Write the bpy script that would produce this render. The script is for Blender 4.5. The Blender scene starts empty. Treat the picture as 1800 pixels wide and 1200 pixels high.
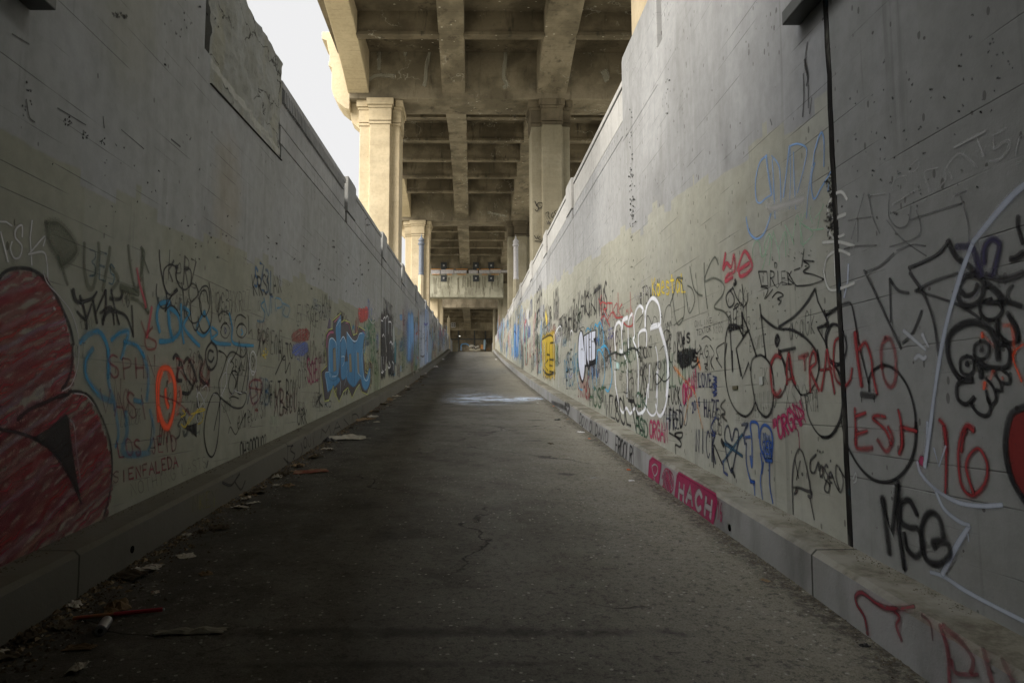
import bpy, bmesh, math, random
from mathutils import Vector, noise
R = math.radians
ROOF0, ROOF1 = -16, 2.9
C = bpy.context.scene.collection
scene = bpy.context.scene
random.seed(7)

# ---------------------------------------------------------------- camera
CAM_Z = 1.5
PITCH = math.atan(105/1200); YAW = math.atan(8*math.cos(math.atan(105/1200))/1200)
PPX, PPY, F = 840.0, 600.0, 1200.0
cam_d = bpy.data.cameras.new('camera'); cam = bpy.data.objects.new('camera', cam_d); C.objects.link(cam)
cam.location = (0, 0, CAM_Z)
cam.rotation_euler = (R(90)+PITCH, 0, -YAW)
cam_d.sensor_width = 36; cam_d.lens = 24; cam_d.shift_x = (900-PPX)/1800
cam_d.clip_start = 0.05; cam_d.clip_end = 3000
scene.camera = cam
# ---------------------------------------------------------------- sky, sun, exposure
SUN_ELEV, SUN_AZ = R(30), R(235)          # azimuth measured from +Y clockwise: behind and to the left
world = bpy.data.worlds.new('World'); scene.world = world; world.use_nodes = True
wn = world.node_tree; wn.nodes.clear()
wo = wn.nodes.new('ShaderNodeOutputWorld'); bg = wn.nodes.new('ShaderNodeBackground')
sky = wn.nodes.new('ShaderNodeTexSky'); sky.sky_type = 'NISHITA'; sky.sun_disc = False
sky.sun_elevation = SUN_ELEV; sky.sun_rotation = SUN_AZ; sky.air_density = 1.0; sky.dust_density = 3.0
hsv = wn.nodes.new('ShaderNodeHueSaturation'); hsv.inputs['Saturation'].default_value = 0.05
# overcast cloud cover: brighter towards the zenith (CIE overcast sky)
tc = wn.nodes.new('ShaderNodeTexCoord'); sx = wn.nodes.new('ShaderNodeSeparateXYZ')
mr = wn.nodes.new('ShaderNodeMapRange'); mr.interpolation_type = 'SMOOTHSTEP'; mr.inputs['From Min'].default_value = 0.56; mr.inputs['From Max'].default_value = 0.86
mr.inputs['To Min'].default_value = 0.34; mr.inputs['To Max'].default_value = 4.4
mx = wn.nodes.new('ShaderNodeMix'); mx.data_type = 'RGBA'; mx.blend_type = 'MULTIPLY'; mx.inputs['Factor'].default_value = 1
cl = wn.nodes.new('ShaderNodeMix'); cl.data_type = 'RGBA'; cl.inputs['Factor'].default_value = 0.9
cl.inputs['B'].default_value = (7.6, 7.6, 7.65, 1)
wn.links.new(tc.outputs['Generated'], sx.inputs[0]); wn.links.new(sx.outputs['Z'], mr.inputs['Value'])
wn.links.new(sky.outputs[0], hsv.inputs['Color']); wn.links.new(hsv.outputs[0], cl.inputs['A'])
wn.links.new(cl.outputs['Result'], mx.inputs['A']); wn.links.new(mr.outputs[0], mx.inputs['B'])
wn.links.new(mx.outputs['Result'], bg.inputs['Color']); bg.inputs['Strength'].default_value = 0.10
wn.links.new(bg.outputs[0], wo.inputs['Surface'])
sd = bpy.data.lights.new('sun', 'SUN'); sd.energy = 1.9; sd.angle = R(38); sd.color = (1.0, 0.92, 0.80)
so = bpy.data.objects.new('sun', sd); C.objects.link(so)
so.location = (-20, -20, 30)
sv = Vector((math.sin(SUN_AZ)*math.cos(SUN_ELEV), math.cos(SUN_AZ)*math.cos(SUN_ELEV), math.sin(SUN_ELEV)))
so.rotation_euler = sv.to_track_quat('Z', 'Y').to_euler()
vs = scene.view_settings; vs.view_transform = 'Standard'; vs.look = 'None'; vs.exposure = 1.84; vs.gamma = 1.0
scene.cycles.transparent_max_bounces = 48
scene.cycles.max_bounces = 6; scene.cycles.diffuse_bounces = 4

# ---------------------------------------------------------------- pixel of the photograph -> point on a real surface
_M = cam.rotation_euler.to_matrix()
def ray(px, py):
    return _M @ Vector(((px-PPX)/F, -(py-PPY)/F, -1.0))
def on_x(px, py, X):                        # point of a wall lying at x = X: (y, z)
    d = ray(px, py); t = X/d.x; return (t*d.y, CAM_Z+t*d.z)
def on_y(px, py, Y):
    d = ray(px, py); t = Y/d.y; return (t*d.x, CAM_Z+t*d.z)
def road_z(y):
    if y < 69.3: return 0.076*y + 0.000262*y*y*(1 if y > 0 else 0)
    return 0.076*69.3 + 0.000262*69.3**2
def on_road(px, py, dz=0.0):
    d = ray(px, py); lo, hi = 0.5, 69.0
    for _ in range(60):
        t = (lo+hi)/2; p = d*(t/d.y)
        if CAM_Z+p.z > road_z(t)+dz: lo = t
        else: hi = t
    p = d*(lo/d.y); return Vector((p.x, lo, CAM_Z+p.z))
XL, XR = -2.64, 2.33                        # wall faces
KL, KR = -2.37, 2.05                        # kerb faces
KH = 0.28

# ---------------------------------------------------------------- mesh helpers
def tag(o, label=None, cat=None, group=None, kind=None):
    if label: o['label'] = label
    if cat: o['category'] = cat
    if group: o['group'] = group
    if kind: o['kind'] = kind
    return o
def empty(name, loc, label=None, cat=None, group=None):
    o = bpy.data.objects.new(name, None); C.objects.link(o); o.location = loc; o.empty_display_size = 0.3
    return tag(o, label, cat, group)
def wloc(o):
    v = Vector(o.location)
    return v + (wloc(o.parent) if o.parent else Vector((0, 0, 0)))
class MB:
    def __init__(s): s.v = []; s.f = []
    def box(s, x0, x1, y0, y1, z0, z1):
        n = len(s.v)
        s.v += [(x0,y0,z0),(x1,y0,z0),(x1,y1,z0),(x0,y1,z0),(x0,y0,z1),(x1,y0,z1),(x1,y1,z1),(x0,y1,z1)]
        s.f += [tuple(n+i for i in q) for q in ((0,3,2,1),(4,5,6,7),(0,1,5,4),(1,2,6,5),(2,3,7,6),(3,0,4,7))]
        return s
    def prism(s, pts, a0, a1, axis='x'):    # pts: outline in the two other axes, in order
        n = len(s.v); k = len(pts)
        for a in (a0, a1):
            for p in pts:
                s.v.append((a, p[0], p[1]) if axis == 'x' else (p[0], a, p[1]) if axis == 'y' else (p[0], p[1], a))
        s.f.append(tuple(n+i for i in range(k))); s.f.append(tuple(n+k+i for i in reversed(range(k))))
        for i in range(k):
            j = (i+1) % k; s.f.append((n+j, n+i, n+k+i, n+k+j))
        return s
    def lathe(s, prof, cx, cy, seg=24):     # prof: (r, z)
        n = len(s.v)
        for r, z in prof:
            for i in range(seg):
                a = 2*math.pi*i/seg; s.v.append((cx+r*math.cos(a), cy+r*math.sin(a), z))
        for k in range(len(prof)-1):
            for i in range(seg):
                j = (i+1) % seg; a = n+k*seg
                s.f.append((a+i, a+j, a+seg+j, a+seg+i))
        s.f.append(tuple(n+i for i in reversed(range(seg))))
        s.f.append(tuple(n+(len(prof)-1)*seg+i for i in range(seg)))
        return s
    def tube(s, a, b, r, seg=12):
        a, b = Vector(a), Vector(b); d = (b-a).normalized(); u = d.orthogonal().normalized(); w = d.cross(u); n = len(s.v)
        for p in (a, b):
            for i in range(seg):
                t = 2*math.pi*i/seg; s.v.append(tuple(p+u*(r*math.cos(t))+w*(r*math.sin(t))))
        for i in range(seg):
            j = (i+1) % seg; s.f.append((n+i, n+j, n+seg+j, n+seg+i))
        s.f.append(tuple(n+i for i in reversed(range(seg)))); s.f.append(tuple(n+seg+i for i in range(seg)))
        return s
    def build(s, name, mat, parent=None, bevel=0, smooth=False):
        me = bpy.data.meshes.new(name); o = bpy.data.objects.new(name, me); C.objects.link(o)
        off = wloc(parent) if parent else Vector((0, 0, 0))
        me.from_pydata([tuple(Vector(v)-off) for v in s.v], [], s.f)
        bm = bmesh.new(); bm.from_mesh(me); bmesh.ops.recalc_face_normals(bm, faces=bm.faces); bm.to_mesh(me); bm.free()
        me.materials.append(mat)
        if smooth:
            for p in me.polygons: p.use_smooth = True
        if parent: o.parent = parent
        if bevel:
            m = o.modifiers.new('bevel', 'BEVEL'); m.width = bevel; m.segments = 2; m.limit_method = 'ANGLE'
        return o

# ---------------------------------------------------------------- node helpers
class NT:
    def __init__(s, name):
        s.m = bpy.data.materials.new(name); s.m.use_nodes = True; s.t = s.m.node_tree; s.t.nodes.clear()
        s.out = s.t.nodes.new('ShaderNodeOutputMaterial'); s.p = s.t.nodes.new('ShaderNodeBsdfPrincipled')
        s.t.links.new(s.p.outputs[0], s.out.inputs['Surface'])
        s.geo = s.t.nodes.new('ShaderNodeNewGeometry'); s.pos = s.geo.outputs['Position']
        s.xyz = s.t.nodes.new('ShaderNodeSeparateXYZ'); s.t.links.new(s.pos, s.xyz.inputs[0])
        s.X, s.Y, s.Z = s.xyz.outputs
    def put(s, sock, v):
        if hasattr(v, 'links'): s.t.links.new(v, sock)
        elif isinstance(v, (tuple, list)) and len(v) == 3 and sock.type == 'RGBA': sock.default_value = (*v, 1)
        else: sock.default_value = v
    def math(s, op, a, b=0.0, c=0.0, clamp=False):
        n = s.t.nodes.new('ShaderNodeMath'); n.operation = op; n.use_clamp = clamp
        s.put(n.inputs[0], a); s.put(n.inputs[1], b); s.put(n.inputs[2], c); return n.outputs[0]
    def scale(s, v, sc=(1, 1, 1), loc=(0, 0, 0)):
        n = s.t.nodes.new('ShaderNodeMapping'); s.put(n.inputs['Vector'], v); n.inputs['Scale'].default_value = sc; n.inputs['Location'].default_value = loc
        return n.outputs[0]
    def noise(s, sc, v=None, detail=4, rough=.55, dist=0, stretch=(1, 1, 1), loc=(0, 0, 0), color=False):
        n = s.t.nodes.new('ShaderNodeTexNoise'); s.put(n.inputs['Vector'], s.scale(v or s.pos, stretch, loc))
        n.inputs['Scale'].default_value = sc; n.inputs['Detail'].default_value = detail; n.inputs['Roughness'].default_value = rough
        n.inputs['Distortion'].default_value = dist
        return n.outputs['Color' if color else 'Fac']
    def voro(s, sc, feat='F1', out='Distance', stretch=(1, 1, 1), v=None, rand=1.0):
        n = s.t.nodes.new('ShaderNodeTexVoronoi'); n.feature = feat; s.put(n.inputs['Vector'], s.scale(v or s.pos, stretch))
        n.inputs['Scale'].default_value = sc; n.inputs['Randomness'].default_value = rand
        return n.outputs[out]
    def ramp(s, v, lo, hi, a=0.0, b=1.0, smooth=True):
        n = s.t.nodes.new('ShaderNodeMapRange'); n.interpolation_type = 'SMOOTHSTEP' if smooth else 'LINEAR'
        s.put(n.inputs['Value'], v); n.inputs['From Min'].default_value = lo; n.inputs['From Max'].default_value = hi
        s.put(n.inputs['To Min'], a); s.put(n.inputs['To Max'], b); return n.outputs[0]
    def mix(s, f, a, b, mode='MIX'):
        n = s.t.nodes.new('ShaderNodeMix'); n.data_type = 'RGBA'; n.blend_type = mode
        s.put(n.inputs['Factor'], f); s.put(n.inputs['A'], a); s.put(n.inputs['B'], b); return n.outputs['Result']
    def bump(s, h, strength=.3, dist=.01):
        n = s.t.nodes.new('ShaderNodeBump'); n.inputs['Strength'].default_value = strength; n.inputs['Distance'].default_value = dist
        s.put(n.inputs['Height'], h); s.t.links.new(n.outputs[0], s.p.inputs['Normal'])
    def done(s, col, rough=.85, spec=.25):
        s.put(s.p.inputs['Base Color'], col); s.put(s.p.inputs['Roughness'], rough); s.p.inputs['Specular IOR Level'].default_value = spec
        return s.m
def comb(n, x, y, z):
    c = n.t.nodes.new('ShaderNodeCombineXYZ'); n.put(c.inputs[0], x); n.put(c.inputs[1], y); n.put(c.inputs[2], z); return c.outputs[0]

def concrete_detail(n, board=0.15, along=None):
    """dark board-mark lines, pocks and cracks shared by all cast concrete: returns (darkening 0..1, height)"""
    along = along if along is not None else n.Y
    fr = n.math('FRACT', n.math('DIVIDE', n.math('ADD', n.Z, n.math('MULTIPLY', n.noise(.5, detail=1), .02)), board))
    line = n.ramp(n.math('ABSOLUTE', n.math('SUBTRACT', fr, .5)), .46, .5)
    gate = n.ramp(n.noise(1.3, stretch=(.6, .6, 7), detail=5), .50, .62)
    line = n.math('MULTIPLY', line, gate)
    pd = n.voro(5.5); pc = n.voro(5.5, out='Color')
    rs = n.t.nodes.new('ShaderNodeSeparateColor'); n.put(rs.inputs[0], pc)
    thr = n.math('MULTIPLY', n.ramp(rs.outputs[0], .62, 1.0, smooth=False), .115)
    pock = n.math('LESS_THAN', n.math('ADD', pd, n.math('MULTIPLY', n.noise(40, detail=2), .06)), n.math('ADD', thr, .026))
    pd2 = n.voro(17, stretch=(1, 1, .5)); pc2 = n.voro(17, out='Color', stretch=(1, 1, .5))
    r2 = n.t.nodes.new('ShaderNodeSeparateColor'); n.put(r2.inputs[0], pc2)
    p2 = n.math('MULTIPLY', n.math('LESS_THAN', pd2, n.math('MULTIPLY', r2.outputs[1], .26)), n.math('GREATER_THAN', r2.outputs[0], .66))
    pock = n.math('MAXIMUM', pock, n.math('MULTIPLY', p2, .8))
    return line, pock

def wall_mat(name, bands, paint, raw, line_h, rust=None):
    """cast concrete with buff cover-up paint rolled on to an uneven height. line_h: list of (y, z) of the paint's upper edge"""
    n = NT(name)
    big = n.noise(.55, detail=4, stretch=(1, 1, .7)); fine = n.noise(6, detail=5, rough=.7); micro = n.noise(70, detail=1)
    streak = n.noise(3.2, detail=5, stretch=(1, 1.6, .10)); streak2 = n.noise(9, detail=3, stretch=(1, 1.5, .05))
    raw_c = n.mix(n.math('MULTIPLY', n.ramp(streak, .30, .72), .7), raw[0], raw[1])
    raw_c = n.mix(n.math('MULTIPLY', n.ramp(big, .42, .66), .75), raw_c, raw[2])
    raw_c = n.mix(n.math('MULTIPLY', n.ramp(streak2, .56, .72), .10), raw_c, (.50, .50, .49))
    raw_c = n.mix(n.math('MULTIPLY', n.ramp(n.noise(1.1, detail=6, stretch=(1, 1, .35), loc=(3, 5, 1)), .55, .72), .45), raw_c, (.15, .15, .145))
    pnt = n.mix(n.ramp(n.noise(.9, detail=4, loc=(7, 2, 4)), .35, .65), paint[0], paint[1])
    pnt = n.mix(n.math('MULTIPLY', n.ramp(streak, .45, .75), .30), pnt, paint[2])
    pnt = n.mix(n.math('MULTIPLY', n.ramp(n.noise(.8, detail=5, stretch=(1, .5, 1), loc=(1, 9, 2)), .60, .75), .30), pnt, (.15, .145, .11))
    # upper edge of the paint
    a, b = line_h
    edge = n.math('ADD', n.math('MULTIPLY', n.Y, b), a)
    stepn = n.math('SNAP', n.math('MULTIPLY', n.noise(.9, detail=1, stretch=(0, 1, 0)), .7), .11)
    edge = n.math('ADD', edge, n.math('ADD', stepn, n.math('MULTIPLY', n.noise(2.2, detail=4, stretch=(1, 1, .4)), .09)))
    m = n.ramp(n.math('SUBTRACT', edge, n.Z), .0, .025)
    col = n.mix(m, raw_c, pnt)
    # separate rolled repaint rectangles of slightly different tone
    blk = comb(n, 0.0, n.math('SNAP', n.math('ADD', n.Y, n.math('MULTIPLY', n.noise(3), .10)), 1.15), n.math('SNAP', n.math('ADD', n.Z, n.math('MULTIPLY', n.noise(3, loc=(5, 5, 5)), .08)), .8))
    wn_ = n.t.nodes.new('ShaderNodeTexWhiteNoise'); n.put(wn_.inputs['Vector'], blk)
    col = n.mix(n.math('MULTIPLY', m, n.ramp(wn_.outputs['Value'], .55, 1, 0, .30, smooth=False)), col, paint[3])
    line, pock = concrete_detail(n)
    drip = n.math('MULTIPLY', n.ramp(n.noise(7, detail=4, stretch=(1, 1, .035), loc=(2, 7, 0)), .60, .68), n.ramp(n.noise(.7, detail=2, loc=(1, 1, 6)), .45, .6)); col = n.mix(n.math('MULTIPLY', drip, .35), col, (.10, .10, .095))
    col = n.mix(n.math('MULTIPLY', n.ramp(fine, .35, .7), .35), col, n.mix(.5, col, (.10, .10, .095)))
    if rust:
        for (ry, rz, rw, rh, rc) in rust:
            d = n.math('ADD', n.math('POWER', n.math('DIVIDE', n.math('SUBTRACT', n.Y, ry), rw), 2), n.math('POWER', n.math('DIVIDE', n.math('SUBTRACT', n.Z, rz), rh), 2))
            k = n.math('MULTIPLY', n.ramp(n.math('ADD', d, n.math('MULTIPLY', n.noise(4, detail=4), 1.2)), .5, 2.0, 1, 0), .28)
            col = n.mix(k, col, rc)
    col = n.mix(n.math('MULTIPLY', line, .75), col, (.06, .06, .055))
    col = n.mix(n.math('MULTIPLY', pock, .72), col, (.05, .045, .04))
    h = n.math('ADD', n.math('MULTIPLY', fine, .5), n.math('MULTIPLY', micro, .15))
    h = n.math('SUBTRACT', h, n.math('ADD', n.math('MULTIPLY', line, .6), n.math('MULTIPLY', pock, 1.0)))
    n.bump(h, .5, .008)
    return n.done(col, n.ramp(fine, .3, .7, .7, .95), .2)

RAW = ((.295, .302, .308), (.235, .242, .248), (.36, .37, .38))
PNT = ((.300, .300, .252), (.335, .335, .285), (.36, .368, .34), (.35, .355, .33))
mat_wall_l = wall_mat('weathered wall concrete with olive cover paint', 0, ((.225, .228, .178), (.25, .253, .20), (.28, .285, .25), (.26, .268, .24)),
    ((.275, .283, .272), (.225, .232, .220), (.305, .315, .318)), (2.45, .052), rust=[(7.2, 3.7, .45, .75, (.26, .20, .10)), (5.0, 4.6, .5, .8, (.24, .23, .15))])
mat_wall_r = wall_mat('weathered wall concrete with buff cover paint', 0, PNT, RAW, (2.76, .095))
mat_wall_n = wall_mat('grey painted wall concrete', 0, ((.228, .232, .222), (.25, .254, .245), (.27, .275, .275), (.26, .265, .262)), RAW, (9.5, 0))

def plain_concrete(name, c0, c1, c2, board=.15, spots=False, stain=.5):
    n = NT(name)
    big = n.noise(.7, detail=6); fine = n.noise(7, detail=7, rough=.7)
    streak = n.noise(2.4, detail=6, rough=.7, stretch=(1, 1, .16))
    col = n.mix(n.ramp(big, .40, .60), c0, c1)
    col = n.mix(n.math('MULTIPLY', n.ramp(streak, .52, .72), stain), col, c2)
    line, pock = concrete_detail(n, board)
    # board marks on undersides run across
    fr = n.math('FRACT', n.math('DIVIDE', n.Y, .21)); bl = n.math('MULTIPLY', n.ramp(n.math('ABSOLUTE', n.math('SUBTRACT', fr, .5)), .43, .5), n.ramp(n.noise(2, stretch=(.3, 3, 1)), .45, .6))
    col = n.mix(n.math('MULTIPLY', bl, .60), col, n.mix(.6, col, (.04, .035, .03)))
    col = n.mix(n.math('MULTIPLY', n.ramp(fine, .4, .7), .35), col, n.mix(.45, col, (.05, .045, .04)))
    col = n.mix(n.math('MULTIPLY', line, .45), col, n.mix(.7, col, (.03, .03, .03)))
    col = n.mix(n.math('MULTIPLY', pock, .5), col, n.mix(.7, col, (.03, .03, .03)))
    if spots:
        nz = n.t.nodes.new('ShaderNodeSeparateXYZ'); n.put(nz.inputs[0], n.geo.outputs['Normal'])
        dn = n.math('LESS_THAN', nz.outputs[2], -.6)
        sp = n.math('LESS_THAN', n.math('ADD', n.voro(2.6, stretch=(1, 1.6, 1)), n.math('MULTIPLY', n.noise(12), .14)), .19)
        clump = n.ramp(n.noise(.45, loc=(4, 1, 8)), .48, .56)
        col = n.mix(n.math('MULTIPLY', n.math('MULTIPLY', dn, sp), n.math('MULTIPLY', clump, .8)), col, (.55, .53, .45))
        # lime deposits seeping out along cracks
        cr = n.voro(.55, 'DISTANCE_TO_EDGE', v=n.scale(n.noise(1.2, detail=3, color=True), (1.1, 1.1, 1.1)))
        lime = n.math('MULTIPLY', n.ramp(n.math('ABSOLUTE', n.math('SUBTRACT', n.noise(.9, detail=4, loc=(2, 2, 2)), .5)), .0, .010, 1, 0), n.ramp(n.noise(.5, loc=(9, 3, 3)), .52, .6))
        col = n.mix(n.math('MULTIPLY', lime, .55), col, (.42, .41, .36))
    h = n.math('SUBTRACT', fine, n.math('ADD', n.math('MULTIPLY', line, .5), n.math('ADD', pock, n.math('MULTIPLY', bl, .5))))
    n.bump(h, .45, .012)
    return n.done(col, .9, .15)
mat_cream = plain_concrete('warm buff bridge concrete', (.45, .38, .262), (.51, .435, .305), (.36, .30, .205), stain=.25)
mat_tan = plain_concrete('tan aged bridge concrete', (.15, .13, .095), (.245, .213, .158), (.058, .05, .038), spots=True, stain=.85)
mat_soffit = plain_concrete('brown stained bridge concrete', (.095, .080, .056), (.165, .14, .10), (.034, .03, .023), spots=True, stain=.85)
mat_grey_shade = plain_concrete('grey and shade toned concrete', (.22, .20, .145), (.26, .24, .18), (.12, .11, .08), stain=.5)
mat_stained = plain_concrete('lime streaked beam concrete', (.25, .245, .195), (.36, .355, .29), (.09, .08, .055), stain=.95)
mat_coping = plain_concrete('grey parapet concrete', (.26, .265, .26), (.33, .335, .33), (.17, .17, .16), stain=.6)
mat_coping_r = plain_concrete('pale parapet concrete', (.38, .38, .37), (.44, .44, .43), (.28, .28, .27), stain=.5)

def simple(name, c, rough=.7, metal=0, var=.25, sc=8, c2=None, spec=.3):
    n = NT(name); f = n.noise(sc, detail=5)
    col = n.mix(n.math('MULTIPLY', n.ramp(f, .35, .7), var if c2 is None else 1), c, c2 or tuple(x*.4 for x in c))
    n.bump(f, .25, .004); n.p.inputs['Metallic'].default_value = metal
    return n.done(col, rough, spec)
mat_dark = simple('dark joint and shadow filler', (.022, .021, .019), .95, c2=(.05, .048, .04), sc=30)
mat_steel = simple('dark weathered steel plate', (.05, .055, .06), .6, .4)
mat_ppaint = simple('blue grey painted post', (.13, .15, .19), .5, 0, .35)
mat_ppale = simple('pale grey painted post', (.34, .34, .36), .55, 0, .3)
mat_tape = simple('grey protective strip', (.30, .29, .31), .6, 0, c2=(.42, .41, .42), sc=5)
mat_orange = simple('orange edge tape', (.62, .28, .06), .6)
mat_fix = simple('grey sheet metal', (.10, .105, .10), .5, .5)

# kerb
def kerb_mat():
    n = NT('worn kerb concrete'); nz = n.t.nodes.new('ShaderNodeSeparateXYZ'); n.put(nz.inputs[0], n.geo.outputs['Normal'])
    top = n.ramp(nz.outputs[2], .5, .8)
    big = n.noise(1.1, detail=6); fine = n.noise(9, detail=8, rough=.75)
    side = n.mix(n.ramp(big, .35, .65), (.30, .30, .30), (.235, .235, .225))
    side = n.mix(n.math('MULTIPLY', n.ramp(n.noise(2.5, detail=5, stretch=(1, 1, .15)), .52, .72), .5), side, (.14, .14, .13))
    dirt = n.mix(n.ramp(fine, .38, .6), (.11, .10, .075), (.19, .18, .145))
    dirt = n.mix(n.ramp(n.noise(2.2, detail=4), .45, .62), dirt, (.23, .225, .19))
    col = n.mix(top, side, dirt)
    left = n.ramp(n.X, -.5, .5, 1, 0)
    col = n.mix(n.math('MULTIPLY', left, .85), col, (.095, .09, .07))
    seam_ = n.math('ABSOLUTE', n.math('SUBTRACT', n.math('FRACT', n.math('DIVIDE', n.math('ADD', n.Y, n.math('MULTIPLY', n.noise(8), .02)), 4.6)), .92)); col = n.mix(n.ramp(seam_, .0012, .0028, .9, 0), col, (.03, .03, .025))
    gr_ = n.ramp(n.noise(1.7, detail=6, stretch=(1, 1, .4), loc=(4, 4, 4)), .55, .75); col = n.mix(n.math('MULTIPLY', gr_, .45), col, (.05, .048, .04))
    ch = n.math('LESS_THAN', n.voro(14), n.ramp(n.noise(1.5), .5, .7, 0, .13)); col = n.mix(n.math('MULTIPLY', ch, .6), col, (.06, .06, .05))
    n.bump(n.math('SUBTRACT', fine, n.math('MULTIPLY', ch, .5)), .7, .012)
    return n.done(col, .92, .15)
mat_kerb = kerb_mat()

def asphalt():
    n = NT('worn asphalt')
    big = n.noise(.35, detail=6); mid = n.noise(2.2, detail=7, rough=.7); grit = n.noise(90, detail=3, rough=.8)
    col = n.mix(n.ramp(big, .35, .65), (.084, .079, .065), (.142, .135, .113))
    lanes = n.noise(1.6, detail=4, stretch=(1, .06, 1)); col = n.mix(n.math('MULTIPLY', n.ramp(lanes, .45, .65), .5), col, (.16, .155, .135))
    col = n.mix(n.math('MULTIPLY', n.ramp(mid, .5, .72), .6), col, (.050, .048, .042))
    # dust banked along the right kerb, darker band along the left
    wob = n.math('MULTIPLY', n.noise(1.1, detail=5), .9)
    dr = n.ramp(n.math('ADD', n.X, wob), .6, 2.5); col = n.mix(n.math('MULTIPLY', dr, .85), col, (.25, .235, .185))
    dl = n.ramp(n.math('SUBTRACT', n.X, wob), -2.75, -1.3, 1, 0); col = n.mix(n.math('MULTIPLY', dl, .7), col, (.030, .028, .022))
    eb = n.ramp(n.math('ADD', n.math('ABSOLUTE', n.math('ADD', n.X, .16)), n.math('MULTIPLY', n.math('SUBTRACT', n.noise(2.6, detail=6, rough=.8), .5), .55)), 1.95, 2.12); col = n.mix(n.math('MULTIPLY', eb, n.ramp(n.noise(16, detail=5, rough=.8), .35, .6)), col, (.045, .038, .027))
    # pale stone chips
    v = n.voro(26); vc = n.voro(26, out='Color'); r = n.t.nodes.new('ShaderNodeSeparateColor'); n.put(r.inputs[0], vc)
    chip = n.math('MULTIPLY', n.math('LESS_THAN', v, n.math('MULTIPLY', r.outputs[1], .30)), n.math('GREATER_THAN', r.outputs[0], n.ramp(n.noise(.8, detail=3), .4, .62, .90, .45)))
    col = n.mix(chip, col, (.36, .35, .31))
    v3 = n.voro(75); col = n.mix(n.math('MULTIPLY', n.ramp(v3, .0, .35, 1, 0), .35), col, (.16, .155, .135))
    col = n.mix(n.ramp(n.noise(22, detail=6, rough=.85, loc=(1, 2, 9)), .50, .62, .0, .8), col, (.035, .033, .028))
    col = n.mix(n.ramp(n.noise(5.5, detail=6, rough=.8, loc=(6, 2, 9)), .55, .66, .0, .45), col, (.19, .185, .16))
    col = n.mix(n.ramp(grit, .42, .68, .0, .75), col, n.mix(.65, col, (.01, .01, .01)))
    col = n.mix(n.ramp(n.noise(34, detail=4, rough=.8, loc=(8, 1, 1)), .55, .75, .0, .5), col, (.21, .20, .17))
    # cracks
    dv = n.t.nodes.new('ShaderNodeVectorMath'); dv.operation = 'ADD'; n.put(dv.inputs[0], n.pos)
    ds = n.t.nodes.new('ShaderNodeVectorMath'); ds.operation = 'SCALE'; n.put(ds.inputs[0], n.noise(1.4, detail=5, color=True)); ds.inputs['Scale'].default_value = .9
    n.put(dv.inputs[1], ds.outputs[0])
    ck = n.voro(.42, 'DISTANCE_TO_EDGE', v=dv.outputs[0]); crack = n.math('MULTIPLY', n.ramp(ck, .002, .007, 1, 0), n.ramp(n.noise(.6, loc=(3, 3, 3)), .47, .56))
    col = n.mix(n.math('MULTIPLY', crack, .85), col, (.012, .011, .010))
    # oil / damp patches crossing the lane
    for (cx, cy, wx, wy, st) in ((-.2, 3.72, 1.7, .10, .75), (-.5, 3.35, 1.2, .05, .6), (.5, 18.0, 1.6, .5, .85), (.9, 11, .25, .12, .8), (-.6, 5.6, .35, .2, .5), (1.1, 8.2, .16, .09, .7), (.2, 12.5, .3, .1, .6), (1.3, 14, .3, .12, .7)):
        d = n.math('ADD', n.math('POWER', n.math('DIVIDE', n.math('SUBTRACT', n.X, cx), wx), 2), n.math('POWER', n.math('DIVIDE', n.math('SUBTRACT', n.Y, cy), wy), 2))
        k = n.ramp(n.math('ADD', d, n.math('MULTIPLY', n.noise(3.2, detail=6, rough=.75), 3.4)), 1.5, 2.6, st, 0); col = n.mix(k, col, (.018, .017, .016))
    h = n.math('ADD', n.math('MULTIPLY', grit, .7), n.math('SUBTRACT', n.math('MULTIPLY', mid, .5), n.math('MULTIPLY', crack, 1.2)))
    n.bump(n.math('ADD', h, n.math('MULTIPLY', chip, .4)), .9, .015)
    return n.done(col, n.ramp(mid, .3, .7, .62, .9), .35)
mat_road = asphalt()
mat_ground = simple('dusty ground', (.20, .185, .14), .95, 0, .3, .5)

# ================================================================ SETTING
def sheet(name, xs, ys, zf, mat):
    v = []; f = []
    for y in ys:
        for x in xs: v.append((x, y, zf(x, y)))
    w = len(xs)
    for j in range(len(ys)-1):
        for i in range(w-1): f.append((j*w+i, j*w+i+1, (j+1)*w+i+1, (j+1)*w+i))
    me = bpy.data.meshes.new(name); me.from_pydata(v, [], f); me.materials.append(mat)
    for p in me.polygons: p.use_smooth = True
    o = bpy.data.objects.new(name, me); C.objects.link(o); return o
ys = [-16+i*.5 for i in range(0, 172)]+[70+i*2 for i in range(0, 20)]
def rz(x, y):
    return road_z(y) + .012*noise.noise(Vector((x*.7, y*.5, 0))) + (.006*noise.noise(Vector((x*3, y*2.5, 3))) if y < 30 else 0)
xs = [KL-.05+i*(KR-KL+.1)/28 for i in range(29)]
road = tag(sheet('road', xs, ys, rz, mat_road), kind='structure')

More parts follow.
